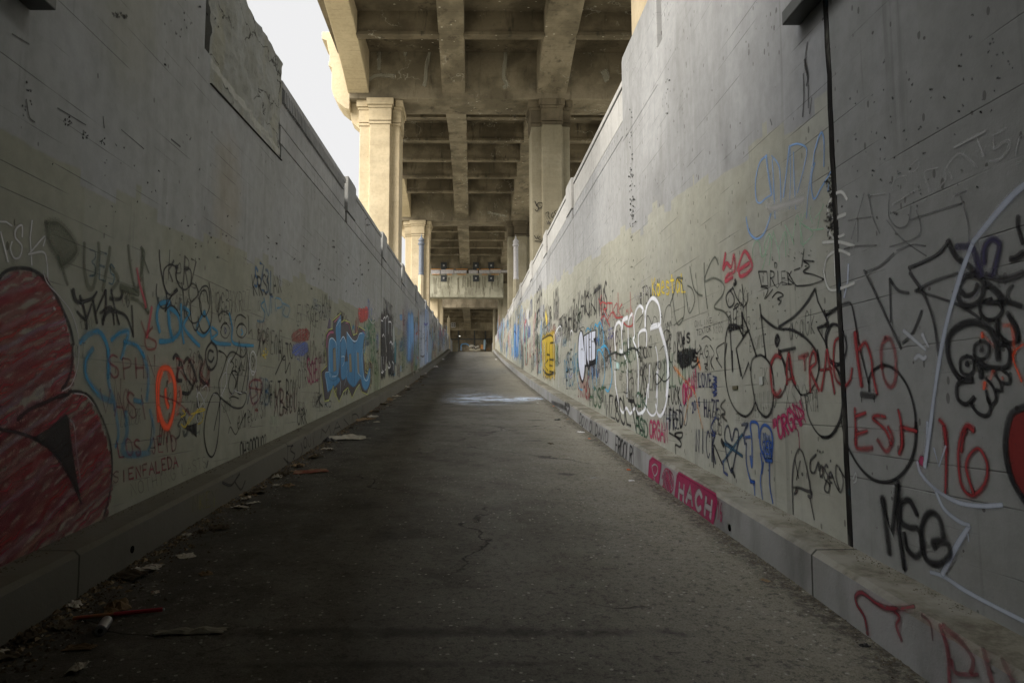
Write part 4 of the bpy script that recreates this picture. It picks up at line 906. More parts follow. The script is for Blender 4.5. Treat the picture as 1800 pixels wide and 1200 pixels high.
t.s_([(145, 540), (150, 430), (185, 385), (215, 385)], 20, (.40, .12, .22), .8).ln([(225, 275), (280, 215)], 14, (.40, .16, .22), .7).s_([(345, 285), (375, 300), (400, 420)], 10, (.40, .12, .22), .7).s_([(560, 400), (556, 470), (545, 540)], 9, (.40, .12, .22), .7).ln([(520, 360), (550, 400)], 9, (.40, .12, .22), .7)
t.s_([(215, 950), (225, 1030), (240, 1060), (250, 970), (235, 1000)], 9, (.45, .42, .08), .8).s_([(545, 580), (560, 640), (550, 720), (575, 780), (570, 700)], 10, (.45, .42, .12), .8)
t.fill([(150, 340), (170, 235), (185, 260), (185, 340)], (.10, .08, .14), .8, curve=False).build('graffiti_piece', 'large blue wildstyle letters with white highlights and yellow green outline')
t = Tag('l', ZL).hatch([(475, 150), (575, 130), (580, 230), (520, 280), (480, 250)], (.50, .06, .06), 14, 11, 1.3, .75, 5); t.text('RIP', (480, 240), (575, 230), (478, 140), (575, 120), 10, (.6, .07, .06), .8).build('graffiti_tag', 'red scribbled tag above the blue piece')
t = Tag('l', ZL).text('MS', (585, 240), (655, 250), (585, 20), (645, 30), 12, CHK, .7).s_([(585, 230), (630, 290), (660, 240), (655, 100)], 8, CHK, .7).text('KG', (590, 220), (650, 230), (590, 60), (640, 60), 9, CHK, .6).build('graffiti_tag', 'tall pale grey tag')
t = Tag('l', ZL)
for x, a0, b0 in ((728, 255, 800), (752, 235, 790), (780, 215, 640), (805, 270, 760), (828, 290, 770), (848, 430, 770)):
    t.ln([(x, a0), (x, b0)], 26, (.018, .018, .02), .97, soft=.1, hw=True)
for pl in ([(718, 258), (738, 265)], [(742, 245), (752, 228), (762, 245), (764, 440), (775, 590)], [(768, 240), (782, 210), (795, 250), (795, 400)], [(795, 275), (825, 285), (828, 420)], [(735, 800), (725, 760), (722, 640)], [(745, 640), (745, 720), (745, 640)], [(730, 430), (742, 405), (752, 430)], [(760, 780), (768, 760), (775, 640)], [(790, 740), (800, 760), (815, 740), (800, 690)], [(810, 500), (822, 480), (835, 520)], [(830, 560), (840, 500), (855, 560), (850, 600)], [(835, 690), (850, 720), (848, 780)], [(720, 800), (732, 812), (745, 790)]):
    t.s_(pl, 9, WHT, .85)
t.build('graffiti_piece', 'tall black block letters edged in white')
t = Tag('l', ZL).text('NOT', (610, 840), (700, 800), (610, 620), (690, 560), 12, (.05, .045, .03), .65).build()
t = Tag('l', ZL)
for x, a0, b0, c in ((1015, 330, 555, (.14, .34, .66)), (1045, 320, 560, (.14, .34, .66))): t.ln([(x, a0), (x, b0)], 36, c, .9, soft=.1, hw=True)
for x, a0, b0, c in ((1090, 420, 600, (.26, .34, .52)), (1140, 350, 630, (.42, .48, .56)), (1165, 350, 640, (.46, .50, .58)), (1195, 300, 640, (.30, .40, .60)), (1212, 330, 650, (.36, .44, .60)), (1235, 580, 640, (.2, .3, .4))): t.ln([(x, a0), (x, b0)], 32, c, .8, soft=.15, hw=True)
t.fill([(915, 200), (940, 200), (940, 255), (918, 250)], (.12, .30, .60), .7, curve=False)
t.s_([(1170, 290), (1190, 305), (1210, 290)], 14, (.05, .05, .30), .8).s_([(1085, 400), (1100, 390)], 20, (.5, .05, .05), .7).s_([(1130, 630), (1160, 640), (1175, 625)], 12, BLK, .7).s_([(1085, 620), (1110, 660)], 14, (.35, .03, .06), .7)
t.spatter(1150, 480, 40, 80, 40, (.05, .07, .12), 12, .6, 5).build('graffiti_piece', 'bright blue and pale blue painted blocks')
t = Tag('l', ZL).ln([(850, 370), (855, 490)], 20, (.40, .44, .44), .7, hw=True).ln([(868, 520), (868, 660)], 18, (.05, .20, .24), .7, hw=True).ln([(678, 430), (680, 520)], 22, (.12, .16, .34), .5, hw=True).build()
t = Tag('l', (640, 560, 6.667)).ln([(460, 300), (460, 480)], 36, (.10, .20, .08), .35, hw=True).ln([(600, 470), (600, 560)], 42, (.12, .24, .08), .45, hw=True).ln([(560, 430), (565, 520)], 30, (.22, .10, .07), .5, hw=True).ln([(140, 640), (140, 760)], 60, (.12, .22, .08), .35, hw=True).ln([(500, 60), (480, 140)], 54, (.25, .22, .30), .3, hw=True).build()
# ---------- tiny old tags scattered on both walls
def scatter(surf, y0, y1, z0, z1, n, seed, cols, name='graffiti_tag', hmin=.15, hmax=.5, wd=.012):
    main_ = layer[0]; layer[0] = under[0]
    q = random.Random(seed); t = Tag(surf, (0, 0, 1)); chars = 'ABCEGHKLMNORSTUXZaesckmn23'
    for i in range(n):
        y = q.uniform(y0, y1); z = road_z(y)+KH+q.uniform(z0, z1); h = q.uniform(hmin, hmax); col = q.choice(cols); a = q.uniform(.35, .85); L = q.randint(2, 6); cw = h*q.uniform(.45, .7); sl = q.uniform(-.05, .12)
        d = -1 if surf in ('r', 'kr') else 1     # letters run away from the camera on the left wall, towards it on the right
        for k in range(L):
            for kind, st in G[q.choice(chars)]:
                p = [(y+d*(k*cw+u*cw*.8)+d*v*h*sl, z+v*h+k*cw*sl) for u, v in st]
                t.ribbon(catmull(p, 4) if kind == 'c' else p, wd*q.uniform(.7, 1.8)*h/.3, col, a, .4)
    under[0] = min(layer[0], 60000); layer[0] = main_
    return t.build(name)
def more_tags():
    scatter('l', 4.6, 8.5, .3, 1.9, 16, 131, [(.04, .04, .035), (.07, .07, .06), (.16, .03, .03), (.03, .12, .17)], hmin=.10, hmax=.30, wd=.012)
    scatter('l', 8, 14, .2, 2.0, 24, 132, [BLK, FBK, (.10, .03, .03), (.03, .10, .2), OLV], hmin=.12, hmax=.40, wd=.014)
    scatter('l', 13, 26, .1, 2.1, 36, 133, MIX, hmin=.25, hmax=.75, wd=.02)
    scatter('r', 8, 13, .1, 1.9, 22, 134, [BLK, FBK, FBK, GRN, NVY], hmin=.15, hmax=.40, wd=.014)
    scatter('r', 12, 26, .1, 2.2, 46, 135, MIX+[BLK, FBK], hmin=.25, hmax=.8, wd=.02)
    scatter('r', 4.6, 8.5, .3, 1.6, 10, 136, [(.07, .07, .065), (.12, .12, .11)], hmin=.08, hmax=.22, wd=.010)
DARKS = [BLK, FBK, FBK, (.08, .08, .07), NVY, (.10, .03, .03)]
MIX = DARKS+[BLU, RED, CHK, (.3, .3, .28), GRN, (.10, .16, .45)]
scatter('l', 3.6, 6.0, .25, 1.6, 14, 31, [(.05, .05, .045)], hmin=.05, hmax=.14, wd=.008)
scatter('l', 6, 9, .2, 1.7, 16, 32, [FBK, (.07, .07, .06)], hmin=.06, hmax=.2, wd=.010)
scatter('l', 9, 14, .2, 1.9, 18, 33, DARKS, hmin=.08, hmax=.28)
scatter('l', 15, 24, .15, 1.9, 26, 34, MIX, hmin=.15, hmax=.5)
scatter('l', 24, 40, .15, 2.0, 50, 35, MIX+[WHT, LBL, ROS], hmin=.2, hmax=.8, wd=.02)
scatter('l', 40, 68, .15, 2.0, 70, 36, MIX+[WHT, LBL, ROS, (.4, .35, .2)], hmin=.3, hmax=1.0, wd=.025)
more_tags()
# ---------- right wall
ZD, ZE, ZF, ZG, ZH, ZI, ZM, ZN, ZO = (860, 450, 3), (1130, 400, 4.8), (1130, 620, 3.6375), (1450, 200, 4), (1450, 480, 4), (1450, 750, 2.6657), (980, 500, 6), (1280, 230, 4.8), (1580, 380, 5.4545)
T = Tag
# blue hand-drawn letters high up, white smear
t = T('r', ZN); SB = (.20, .36, .66)
t.s_([(330, 210), (270, 270), (235, 420), (240, 570), (270, 610), (320, 570), (370, 540)], 11, SB, .75).s_([(325, 210), (345, 380), (370, 530)], 18, SB, .75).s_([(370, 210), (430, 290), (445, 420), (450, 620)], 13, SB, .7).s_([(375, 240), (385, 400), (400, 740)], 16, SB, .7)
t.s_([(470, 560), (490, 400), (520, 130)], 18, SB, .7).s_([(525, 130), (590, 110), (665, 150), (650, 280), (590, 520)], 13, SB, .75).s_([(555, 180), (560, 400), (575, 660)], 13, SB, .65).s_([(525, 140), (530, 400), (520, 660)], 12, SB, .55)
t.s_([(720, 290), (735, 170), (785, 20), (812, 80), (812, 300)], 16, SB, .75).s_([(735, 270), (705, 400), (715, 540), (740, 570), (790, 480), (875, 340)], 14, SB, .75).s_([(710, 300), (680, 520), (665, 740)], 9, SB, .65)
t.s_([(155, 730), (180, 850), (240, 910), (310, 860), (365, 700)], 13, SB, .75).ln([(855, 440), (845, 510)], 14, SB, .6).build('graffiti_tag', 'light blue hand drawn letters high on the wall beside the joint')
t = T('r', ZN).s_([(330, 610), (360, 650), (450, 630), (560, 600), (640, 570)], 60, (.50, .50, .48), .55, soft=.8).s_([(340, 640), (420, 650)], 40, (.5, .5, .48), .4, soft=.9).build('graffiti_smear', 'off white smear')
t = T('r', ZN)
for pl in ([(210, 1120), (215, 970), (260, 930), (290, 1060), (330, 1000), (360, 880)], [(290, 1170), (320, 1050), (310, 950), (350, 870), (370, 950), (350, 1130)], [(385, 850), (430, 1020), (435, 1100)], [(385, 840), (370, 950)], [(430, 1000), (485, 850), (515, 1030)], [(480, 790), (530, 880), (560, 960)], [(485, 850), (490, 1060)], [(550, 900), (590, 710), (640, 980)],
           [(620, 700), (620, 950), (700, 900), (715, 850), (620, 780)], [(640, 800), (715, 835), (810, 825)], [(705, 640), (690, 690), (715, 780)], [(735, 740), (790, 670), (810, 620)], [(780, 700), (755, 840)], [(625, 760), (660, 690)]):
    t.s_(pl, 10, PGR, .6)
t.build('graffiti_tag', 'pale green thin letters')
t = T('r', ZE); R2 = (.42, .05, .08)
t.s_([(700, 220), (680, 350), (710, 300), (750, 330), (770, 230), (780, 360), (720, 400), (700, 450), (760, 420)], 26, R2, .8).s_([(800, 360), (860, 200), (925, 310), (900, 370), (830, 410), (820, 360), (900, 300)], 26, R2, .8).build('graffiti_tag', 'rose red scrawled tag')
t = T('r', ZE).text('KaestaL', (85, 570), (370, 540), (75, 430), (365, 390), 15, YEL, .85, gap=.12, seed=3).build('graffiti_tag', 'yellow letters KaestaL')
t = T('r', ZE); OG = (.09, .10, .08)
t.s_([(235, 640), (270, 530), (290, 430), (340, 430)], 14, OG, .7).s_([(250, 560), (290, 810), (350, 740), (340, 500), (300, 440)], 10, OG, .7).s_([(365, 560), (395, 720), (440, 620), (420, 520), (380, 490)], 10, OG, .7).s_([(400, 330), (430, 500), (470, 560), (505, 575)], 12, OG, .7).s_([(450, 380), (480, 720)], 8, OG, .5)
t.s_([(640, 310), (610, 250), (560, 330), (525, 450), (600, 425), (680, 470), (680, 560), (605, 670), (690, 710), (750, 800)], 13, OG, .65).s_([(520, 300), (525, 480), (548, 680)], 14, OG, .65).ln([(265, 825), (340, 760)], 8, OG, .6).build('graffiti_tag', 'faded dark green letters beside the yellow tag')
t = T('r', ZE)
t.s_([(760, 510), (720, 550), (705, 600), (730, 670), (770, 640), (770, 580), (740, 530)], 10, BLK, .85).s_([(760, 500), (800, 600), (850, 660)], 10, BLK, .85).s_([(770, 690), (810, 660), (800, 640), (775, 670)], 10, BLK, .85).s_([(780, 440), (790, 470), (770, 480)], 24, BLK, .8).s_([(840, 480), (850, 600), (850, 670), (885, 620), (885, 560)], 10, BLK, .85).ln([(803, 700), (803, 715)], 10, BLK, .85).build('graffiti_tag', 'small black crown like tag')
t = T('r', ZE)
t.ln([(980, 370), (1005, 490), (1060, 490), (1050, 370), (980, 370)], 10, BLK, .85).s_([(1000, 500), (1060, 520), (1030, 600)], 10, BLK, .85).text('RIEK', (1075, 490), (1280, 470), (1075, 370), (1260, 360), 10, BLK, .85, gap=.1, seed=5).ln([(1110, 480), (1140, 510), (1170, 460), (1260, 480)], 7, BLK, .8)
t.s_([(1230, 380), (1290, 480), (1330, 490), (1420, 480), (1520, 445), (1520, 430), (1440, 395), (1370, 380), (1360, 365), (1410, 320), (1360, 280), (1450, 285)], 11, BLK, .85, ).ln([(1345, 325), (1365, 180)], 10, BLK, .85).s_([(1120, 340), (1115, 300), (1135, 305), (1130, 340)], 9, BLK, .8).ln([(1280, 360), (1330, 340)], 10, BLK, .8)
t.s_([(1095, 590), (1140, 545), (1190, 570), (1140, 600), (1170, 620), (1150, 650)], 10, BLK, .8).ln([(1040, 600), (1100, 520)], 7, BLK, .8).build('graffiti_tag', 'black letters GRIEK with a long tail')
t = T('r', ZE).text('ONLINE', (440, 840), (590, 800), (440, 790), (585, 760), 4, FBK, .7, seed=6).text('TEXTOR', (460, 910), (580, 870), (455, 860), (575, 825), 4, FBK, .7, seed=7).s_([(500, 940), (540, 915), (580, 950)], 6, FBK, .8).text('KEGS', (600, 890), (680, 880), (600, 800), (675, 790), 5, FBK, .5, seed=8).build()
# large black outline letters
t = T('r', ZE); W = 15
t.s_([(700, 1250), (695, 1100), (700, 950), (720, 850), (760, 820), (810, 840), (850, 920)], W, BLK, .9).ln([(740, 870), (760, 1200)], W, BLK, .9).ln([(730, 860), (840, 835)], 24, BLK, .8).ln([(838, 720), (850, 910), (890, 870), (790, 1020), (830, 1250)], W, BLK, .9).ln([(838, 720), (900, 880), (960, 1080)], W, BLK, .9)
t.ln([(992, 650), (1000, 740), (1040, 1090)], W, BLK, .9).s_([(1000, 740), (1060, 800), (1140, 850), (1250, 860), (1350, 910), (1440, 1000), (1480, 1100), (1495, 1200)], W+2, BLK, .9).s_([(1150, 835), (1280, 750), (1380, 640), (1455, 520)], W+6, BLK, .9).ln([(1458, 515), (1480, 620), (1570, 800)], W, BLK, .9)
t.ln([(1560, 740), (1650, 680)], 20, BLK, .85).s_([(1570, 800), (1490, 840), (1480, 850), (1540, 960), (1555, 1010)], W, BLK, .9).ln([(1490, 845), (1570, 825)], 22, BLK, .85).s_([(1555, 1010), (1555, 920), (1590, 830), (1640, 820), (1700, 880)], W, BLK, .9)
t.s_([(1135, 905), (1120, 950), (1135, 1000), (1155, 950), (1140, 905), (1135, 980)], 20, BLK, .9).ln([(1150, 1045), (1290, 1015)], 24, BLK, .85).s_([(1150, 1050), (1190, 1140), (1210, 1240)], W, BLK, .85).s_([(1240, 1050), (1235, 1200)], 13, BLK, .8)
t.view(*ZF)
t.s_([(540, -60), (525, 60), (540, 220), (570, 320), (610, 380), (660, 405), (700, 370), (722, 320), (745, 370), (790, 410), (825, 370), (840, 270), (835, 150), (815, 70), (770, 20), (740, 18), (700, 50), (695, 150), (722, 320)], 11, BLK, .9)
t.ln([(575, -10), (575, 120)], 10, BLK, .85).ln([(600, -20), (640, 165), (680, 60), (690, 110)], 10, BLK, .9)
t.s_([(840, 270), (880, 280), (920, 200), (920, 100), (890, 20), (870, -20)], 11, BLK, .9).s_([(935, 30), (950, 150), (1000, 250), (1030, 268), (1080, 240), (1120, 150), (1130, 60), (1120, -20)], 11, BLK, .9)
t.s_([(1040, 270), (1060, 400), (1110, 500), (1165, 540), (1220, 520), (1265, 440), (1282, 330), (1285, 180), (1250, 110), (1200, 50)], 12, BLK, .9).ln([(1195, 45), (1245, 80), (1285, 62)], 15, BLK, .9)
t.view(*ZH)
t.s_([(10, 290), (90, 240), (150, 210), (190, 220), (215, 330), (240, 480), (280, 650), (312, 770)], 15, BLK, .9).s_([(0, 260), (30, 360)], 15, BLK, .9).s_([(10, 500), (10, 420), (50, 360), (110, 380), (150, 470), (150, 560), (110, 630), (60, 630), (35, 600)], 14, BLK, .9)
t.s_([(312, 770), (330, 700), (400, 650), (480, 665), (560, 750), (610, 860), (640, 1000), (640, 1120)], 16, BLK, .9).s_([(312, 760), (315, 830)], 14, BLK, .9).ln([(260, 850), (350, 865)], 38, BLK, .9)
t.ln([(262, 870), (262, 905)], 6, BLK, .7).ln([(350, 880), (352, 905)], 6, BLK, .7)
t.s_([(30, 600), (90, 680), (125, 800), (125, 950), (100, 1050), (40, 1140), (-20, 1150)], 14, BLK, .9).s_([(120, 1040), (140, 1130), (165, 1200)], 14, BLK, .9)
t.view(*ZI)
t.s_([(85, 0), (110, 90), (160, 180), (220, 240), (280, 258), (340, 240), (395, 180), (425, 90), (430, -20)], 13, BLK, .9).build('graffiti_piece', 'huge black outlined letters crossing the joint')
# red CATRACHO EST 16
t = T('r', ZF)
t.s_([(885, 30), (850, 20), (820, 90), (830, 230), (860, 270), (885, 240)], 24, RED, .85, soft=.6).s_([(925, 200), (925, 60), (940, 10), (960, 150), (980, 200)], 20, RED, .8, soft=.6).ln([(930, 170), (970, 160)], 16, RED, .8).ln([(1000, 30), (1060, 10)], 24, RED, .85, soft=.6).ln([(1035, 20), (1040, 110)], 18, RED, .8, soft=.6)
t.s_([(1075, 250), (1070, 60), (1095, -10), (1110, 60), (1075, 110), (1130, 240)], 20, RED, .8, soft=.6).s_([(1145, 240), (1170, 80), (1180, -20), (1195, 60), (1230, 260)], 20, RED, .85, soft=.6).ln([(1140, 110), (1210, 100)], 18, RED, .8)
t.view(*ZH)
t.s_([(120, 450), (75, 480), (65, 600), (80, 740), (140, 790), (180, 750), (195, 670)], 22, RED, .85, soft=.6).s_([(215, 420), (230, 560), (262, 790)], 32, RED, .9, soft=.6).s_([(240, 540), (290, 490), (330, 600), (340, 700), (370, 850)], 26, RED, .75, soft=.6).s_([(430, 455), (400, 540), (415, 720), (465, 800), (500, 740), (500, 580), (470, 470), (430, 455)], 26, RED, .85, soft=.6)
t.ln([(215, 950), (225, 1200)], 24, RED, .85, soft=.6).ln([(220, 1005), (290, 980)], 24, RED, .85, soft=.6).ln([(225, 1130), (300, 1110)], 24, RED, .85, soft=.6).s_([(430, 1010), (370, 1000), (340, 1020), (400, 1070), (440, 1120), (470, 1200)], 24, RED, .8, soft=.6).s_([(520, 960), (540, 1060), (545, 1220)], 22, RED, .85, soft=.6).ln([(540, 1080), (650, 1110)], 24, RED, .85, soft=.6)
t.s_([(810, 1030), (850, 1090), (855, 1250)], 28, RED, .8, soft=.6).s_([(1050, 1100), (1010, 1070), (980, 1140), (965, 1250)], 26, RED, .8, soft=.6)
t.view(*ZI)
t.s_([(150, 10), (150, 95), (225, 98)], 17, RED, .85, soft=.6).s_([(250, 60), (290, 115), (320, 60), (300, 0)], 17, RED, .8, soft=.6).s_([(360, 0), (365, 80), (350, 125)], 17, RED, .85, soft=.6)
t.s_([(560, 0), (572, 100), (568, 310)], 18, RED, .8, soft=.6).s_([(700, 20), (660, 0), (630, 100), (640, 260), (690, 320), (750, 270), (765, 180), (730, 105), (690, 120), (665, 190), (700, 310)], 17, RED, .8, soft=.6).build('graffiti_tag', 'blood red letters CATRACHO EST 16 sprayed across the joint')
t = T('r', ZF).text('"ORGAN', (840, 570), (1050, 440), (830, 440), (1010, 300), 20, MAG, .85, gap=.1, seed=12)
t.s_([(960, 430), (985, 480), (1000, 520), (1005, 610)], 9, MAG, .7).s_([(940, 350), (1000, 430), (1030, 380), (960, 330)], 18, MAG, .7).build('graffiti_tag', 'magenta letters ORGAN slanting under the red word')
t = T('r', ZF).text('ORGAN', (260, 330), (350, 240), (255, 210), (340, 110), 14, MAG, .85, gap=.1, seed=13).build('graffiti_tag', 'magenta letters ORGAN slanting over the black words')
t = T('r', ZF).text('ORGAN', (45, 530), (165, 580), (45, 430), (160, 450), 14, MAG, .85, gap=.12, seed=14).build('graffiti_tag', 'magenta letters ORGAN near the kerb')
t = T('r', ZF)
t.text('LOVE', (360, 220), (445, 215), (355, 130), (440, 135), 10, (.015, .02, .07), .9, seed=15).text('2016', (318, 385), (370, 335), (315, 320), (365, 280), 8, (.015, .02, .10), .9, seed=16).text('HAZE', (395, 405), (490, 420), (392, 300), (490, 310), 11, (.015, .018, .06), .9, seed=17).s_([(530, 300), (500, 340), (530, 380), (505, 400), (540, 435)], 10, BLK, .85)
t.text('NICK', (340, 620), (470, 700), (340, 490), (470, 500), 11, (.015, .02, .06), .9, gap=.25, seed=18).ln([(455, 590), (455, 730)], 10, BLK, .85).s_([(460, 590), (510, 710)], 10, BLK, .85)
for k in range(5): t.s_([(450+k % 2*12, 150+k*26), (475, 160+k*26), (455, 172+k*26)], 9, NVY, .85)
t.s_([(470, 410), (440, 470), (465, 530), (440, 520)], 10, NVY, .8).build('graffiti_tag', 'dark navy words LOVE 2016 HAZE NICK')
t = T('r', ZF)
t.s_([(575, 600), (530, 560), (530, 490), (550, 470), (572, 560), (590, 490), (612, 500), (612, 570), (590, 680), (570, 760), (545, 690), (530, 600)], 11, (.012, .02, .05), .9)
t.ln([(510, 570), (540, 590), (640, 660)], 15, (.015, .07, .13), .85).ln([(520, 690), (640, 520)], 15, (.015, .07, .13), .85).ln([(505, 560), (520, 590)], 24, BLK, .8).ln([(515, 690), (520, 760), (545, 780)], 14, NVY, .8).ln([(570, 740), (590, 790)], 18, BLK, .85).build('graffiti_drawing', 'black heart crossed by a dark teal X')
t = T('r', ZF); DB = (.02, .08, .30)
t.s_([(635, 460), (675, 455), (650, 510), (655, 580)], 14, (.015, .03, .08), .9).s_([(665, 580), (665, 700), (690, 810), (718, 825)], 13, DB, .85).s_([(690, 660), (700, 730), (700, 560), (690, 460), (710, 440), (740, 460), (745, 540)], 14, DB, .85).ln([(660, 540), (690, 535)], 14, DB, .85).ln([(690, 825), (718, 825)], 10, DB, .85).ln([(712, 825), (720, 910)], 9, DB, .8)
t.s_([(790, 690), (755, 600), (755, 500), (780, 460), (820, 490), (832, 570), (825, 680)], 13, DB, .9).s_([(755, 640), (765, 720), (755, 820), (768, 935)], 10, DB, .85).s_([(775, 700), (765, 770)], 10, DB, .8).s_([(812, 700), (815, 850), (835, 960)], 10, DB, .85).hatch([(765, 510), (815, 530), (830, 680), (780, 670)], DB, 9, 5, 1.3, .6, 4).text('SER', (765, 640), (830, 650), (770, 560), (830, 565), 8, DB, .9).ln([(790, 685), (830, 690)], 22, DB, .8).build('graffiti_tag', 'blue bubble letters with long drips')
t = T('r', ZF)
t.s_([(965, 1030), (958, 850), (965, 720), (985, 640), (1005, 615), (1030, 650), (1060, 780), (1080, 900)], 12, FBK, .9).ln([(1070, 920), (1100, 1065)], 9, FBK, .85).s_([(965, 860), (1000, 860), (1050, 880), (1080, 890), (1080, 920), (1060, 915)], 15, FBK, .9).s_([(970, 900), (985, 870), (990, 890), (970, 905)], 10, FBK, .9)
t.ln([(975, 680), (1000, 800)], 9, FBK, .85).ln([(1010, 690), (985, 810)], 9, FBK, .85).ln([(1022, 770), (1024, 780)], 16, FBK, .85).build('graffiti_drawing', 'black outlined hooded figure with crossed eye and drips')
t = T('r', ZF)
t.s_([(1110, 650), (1075, 690), (1075, 750), (1100, 765), (1125, 700), (1130, 750)], 13, FBK, .9).text('aSe', (1130, 790), (1220, 830), (1140, 690), (1215, 730), 12, FBK, .9, gap=.05, seed=5).s_([(1200, 830), (1190, 890), (1165, 870), (1180, 820), (1200, 850)], 11, FBK, .9).s_([(1215, 780), (1240, 850), (1270, 890), (1285, 820), (1270, 750), (1240, 720), (1240, 800), (1260, 870)], 12, FBK, .9).s_([(1260, 740), (1300, 800), (1330, 810)], 11, FBK, .85)
for q in ((1120, 622), (1135, 628), (1155, 630), (1203, 688)): t.ln([q, (q[0]+2, q[1]+4)], 13, FBK, .85)
t.build('graffiti_tag', 'black rounded cursive tag with dots')
t = T('r', ZF).text('FUCK', (165, 330), (245, 320), (160, 210), (240, 220), 10, BLK, .9, seed=31).text('FRED', (172, 490), (260, 480), (170, 350), (255, 380), 10, BLK, .9, seed=32)
t.s_([(170, 510), (240, 545), (255, 510), (205, 520), (245, 570), (240, 600), (210, 590), (215, 660)], 10, BLK, .85).build('graffiti_tag', 'two black angry words above a zigzag')
t = T('r', ZF).s_([(200, 90), (250, 150), (330, 250), (360, 380), (385, 480)], 8, (.75, .30, .06), .5, soft=.7).ln([(350, 40), (370, 100)], 26, (.85, .28, .08), .6, soft=.8).s_([(300, 270), (265, 460)], 8, (.75, .35, .08), .5, soft=.7).s_([(205, 90), (240, 140)], 20, (.8, .3, .1), .4, soft=.9).build('graffiti_tag', 'thin orange lines')
t = T('r', ZE)
t.ln([(300, 880), (320, 1010), (340, 960)], 14, FBK, .9).text('eS', (330, 980), (405, 960), (330, 900), (400, 880), 15, BLK, .9, seed=4).hatch([(290, 1040), (430, 1020), (440, 1080), (380, 1170), (320, 1180)], BLK, 15, 18, .9, .8, 3).s_([(400, 1090), (420, 1180), (480, 1130)], 14, BLK, .85).text('meS', (290, 1140), (470, 1120), (290, 1040), (470, 1050), 14, BLK, .85, seed=5).build('graffiti_tag', 'dense black scribbled tag')
t = T('r', ZE).s_([(445, 950), (450, 1060), (490, 1020), (480, 990)], 7, BLK, .8).text('AG', (480, 1110), (560, 1090), (480, 1010), (555, 990), 7, BLK, .8).s_([(520, 1150), (550, 1150), (530, 1180), (550, 1200)], 7, BLK, .8).s_([(570, 990), (605, 1060), (575, 1130), (605, 1200)], 8, BLK, .8).s_([(690, 970), (625, 1020), (640, 1100), (620, 1100), (670, 1180)], 8, BLK, .8).build()
# white OAB throw-up
t = T('r', ZM); WW = (.84, .86, .92)
t.s_([(615, 700), (605, 560), (615, 440), (650, 395), (675, 430)], 27, WW, .95, soft=.2).s_([(675, 400), (680, 560), (690, 700)], 29, WW, .9, soft=.2).s_([(685, 460), (695, 380), (740, 350)], 35, WW, .95, soft=.2).s_([(755, 720), (748, 560), (750, 400), (780, 315), (800, 340), (805, 400)], 24, WW, .95, soft=.2)
t.s_([(640, 1200), (615, 1060), (608, 900), (608, 740)], 21, WW, .95, soft=.2).s_([(830, 660), (800, 580), (815, 540), (808, 400), (830, 280), (870, 225), (905, 260), (900, 290)], 25, WW, .95, soft=.2).s_([(930, 440), (932, 320), (945, 230), (1000, 145), (1060, 190), (1088, 300), (1090, 380), (1075, 430), (985, 465)], 29, WW, .95, soft=.2)
t.ln([(985, 470), (1000, 440), (1075, 425)], 37, WW, .9, soft=.2).s_([(925, 280), (925, 440)], 27, WW, .9, soft=.2).s_([(1080, 440), (1110, 540), (1145, 680), (1165, 800), (1168, 980), (1155, 1180)], 54, WW, .95, soft=.2).s_([(860, 700), (860, 520), (930, 480), (945, 560), (940, 650)], 24, WW, .95, soft=.2)
t.s_([(830, 660), (850, 800), (855, 1000), (850, 1180)], 21, WW, .9, soft=.2).s_([(735, 900), (740, 1040), (735, 1180)], 20, WW, .85, soft=.2).s_([(700, 730), (740, 840), (735, 960)], 18, WW, .85, soft=.2).s_([(975, 850), (970, 1000), (962, 1190)], 20, WW, .9, soft=.2).s_([(1040, 660), (1060, 780), (1060, 960), (1045, 1190)], 24, WW, .9, soft=.2)
t.ln([(625, 850), (650, 860)], 50, (.5, .7, .7), .8).s_([(660, 700), (685, 720)], 40, WW, .7)
t.view(*ZF)
t.s_([(0, 390), (20, 330), (36, 200)], 12, WW, .9, soft=.2).s_([(20, 330), (35, 375), (60, 400), (85, 380), (95, 290), (90, 120)], 12, WW, .95, soft=.2).s_([(85, 330), (95, 385), (115, 402), (140, 360), (160, 260), (165, 120), (155, 0)], 17, WW, .95, soft=.2)
t.view(*ZD).s_([(668, 690), (685, 780), (705, 825), (725, 800), (745, 830), (770, 800), (790, 830), (825, 800), (835, 700)], 12, WW, .9, soft=.2).build('graffiti_piece', 'large white outlined bubble letters')
t = T('r', ZM); CY = CYN
t.s_([(390, 470), (400, 420), (425, 440), (450, 400), (480, 480), (490, 620), (480, 740)], 17, CY, .8).s_([(300, 500), (320, 460), (350, 480), (360, 440)], 15, CY, .6).s_([(420, 700), (450, 690), (490, 780), (500, 950), (470, 1100)], 14, CY, .8).s_([(460, 670), (500, 645), (540, 700), (570, 850), (575, 1000), (540, 1120), (510, 1100)], 17, CY, .85)
t.s_([(425, 700), (410, 850), (415, 1060)], 14, CY, .8).s_([(330, 880), (335, 1080)], 10, CY, .75).s_([(370, 880), (375, 1060), (400, 1110)], 11, CY, .75).s_([(190, 620), (175, 750), (195, 900), (230, 1080), (265, 1110)], 12, CY, .6).s_([(430, 440), (440, 640)], 13, CY, .7).s_([(550, 700), (565, 860)], 24, (.03, .18, .22), .6).build('graffiti_tag', 'sky blue outlined letters behind the white and black piece')
t = T('r', ZM)
t.fill([(245, 480), (270, 510), (285, 640), (300, 760), (300, 860), (285, 980), (265, 1035), (240, 970), (222, 850), (215, 700), (222, 560)], BLK, .98, edge=8)
t.fill([(280, 540), (345, 500), (412, 480), (408, 650), (405, 830), (340, 860), (335, 910), (315, 860), (290, 860)], BLK, .98, curve=False, edge=8)
t.fill([(245, 495), (262, 520), (277, 650), (288, 760), (285, 900), (268, 1005), (248, 960), (228, 850), (222, 700), (230, 560)], (.62, .66, .78), .98, edge=3)
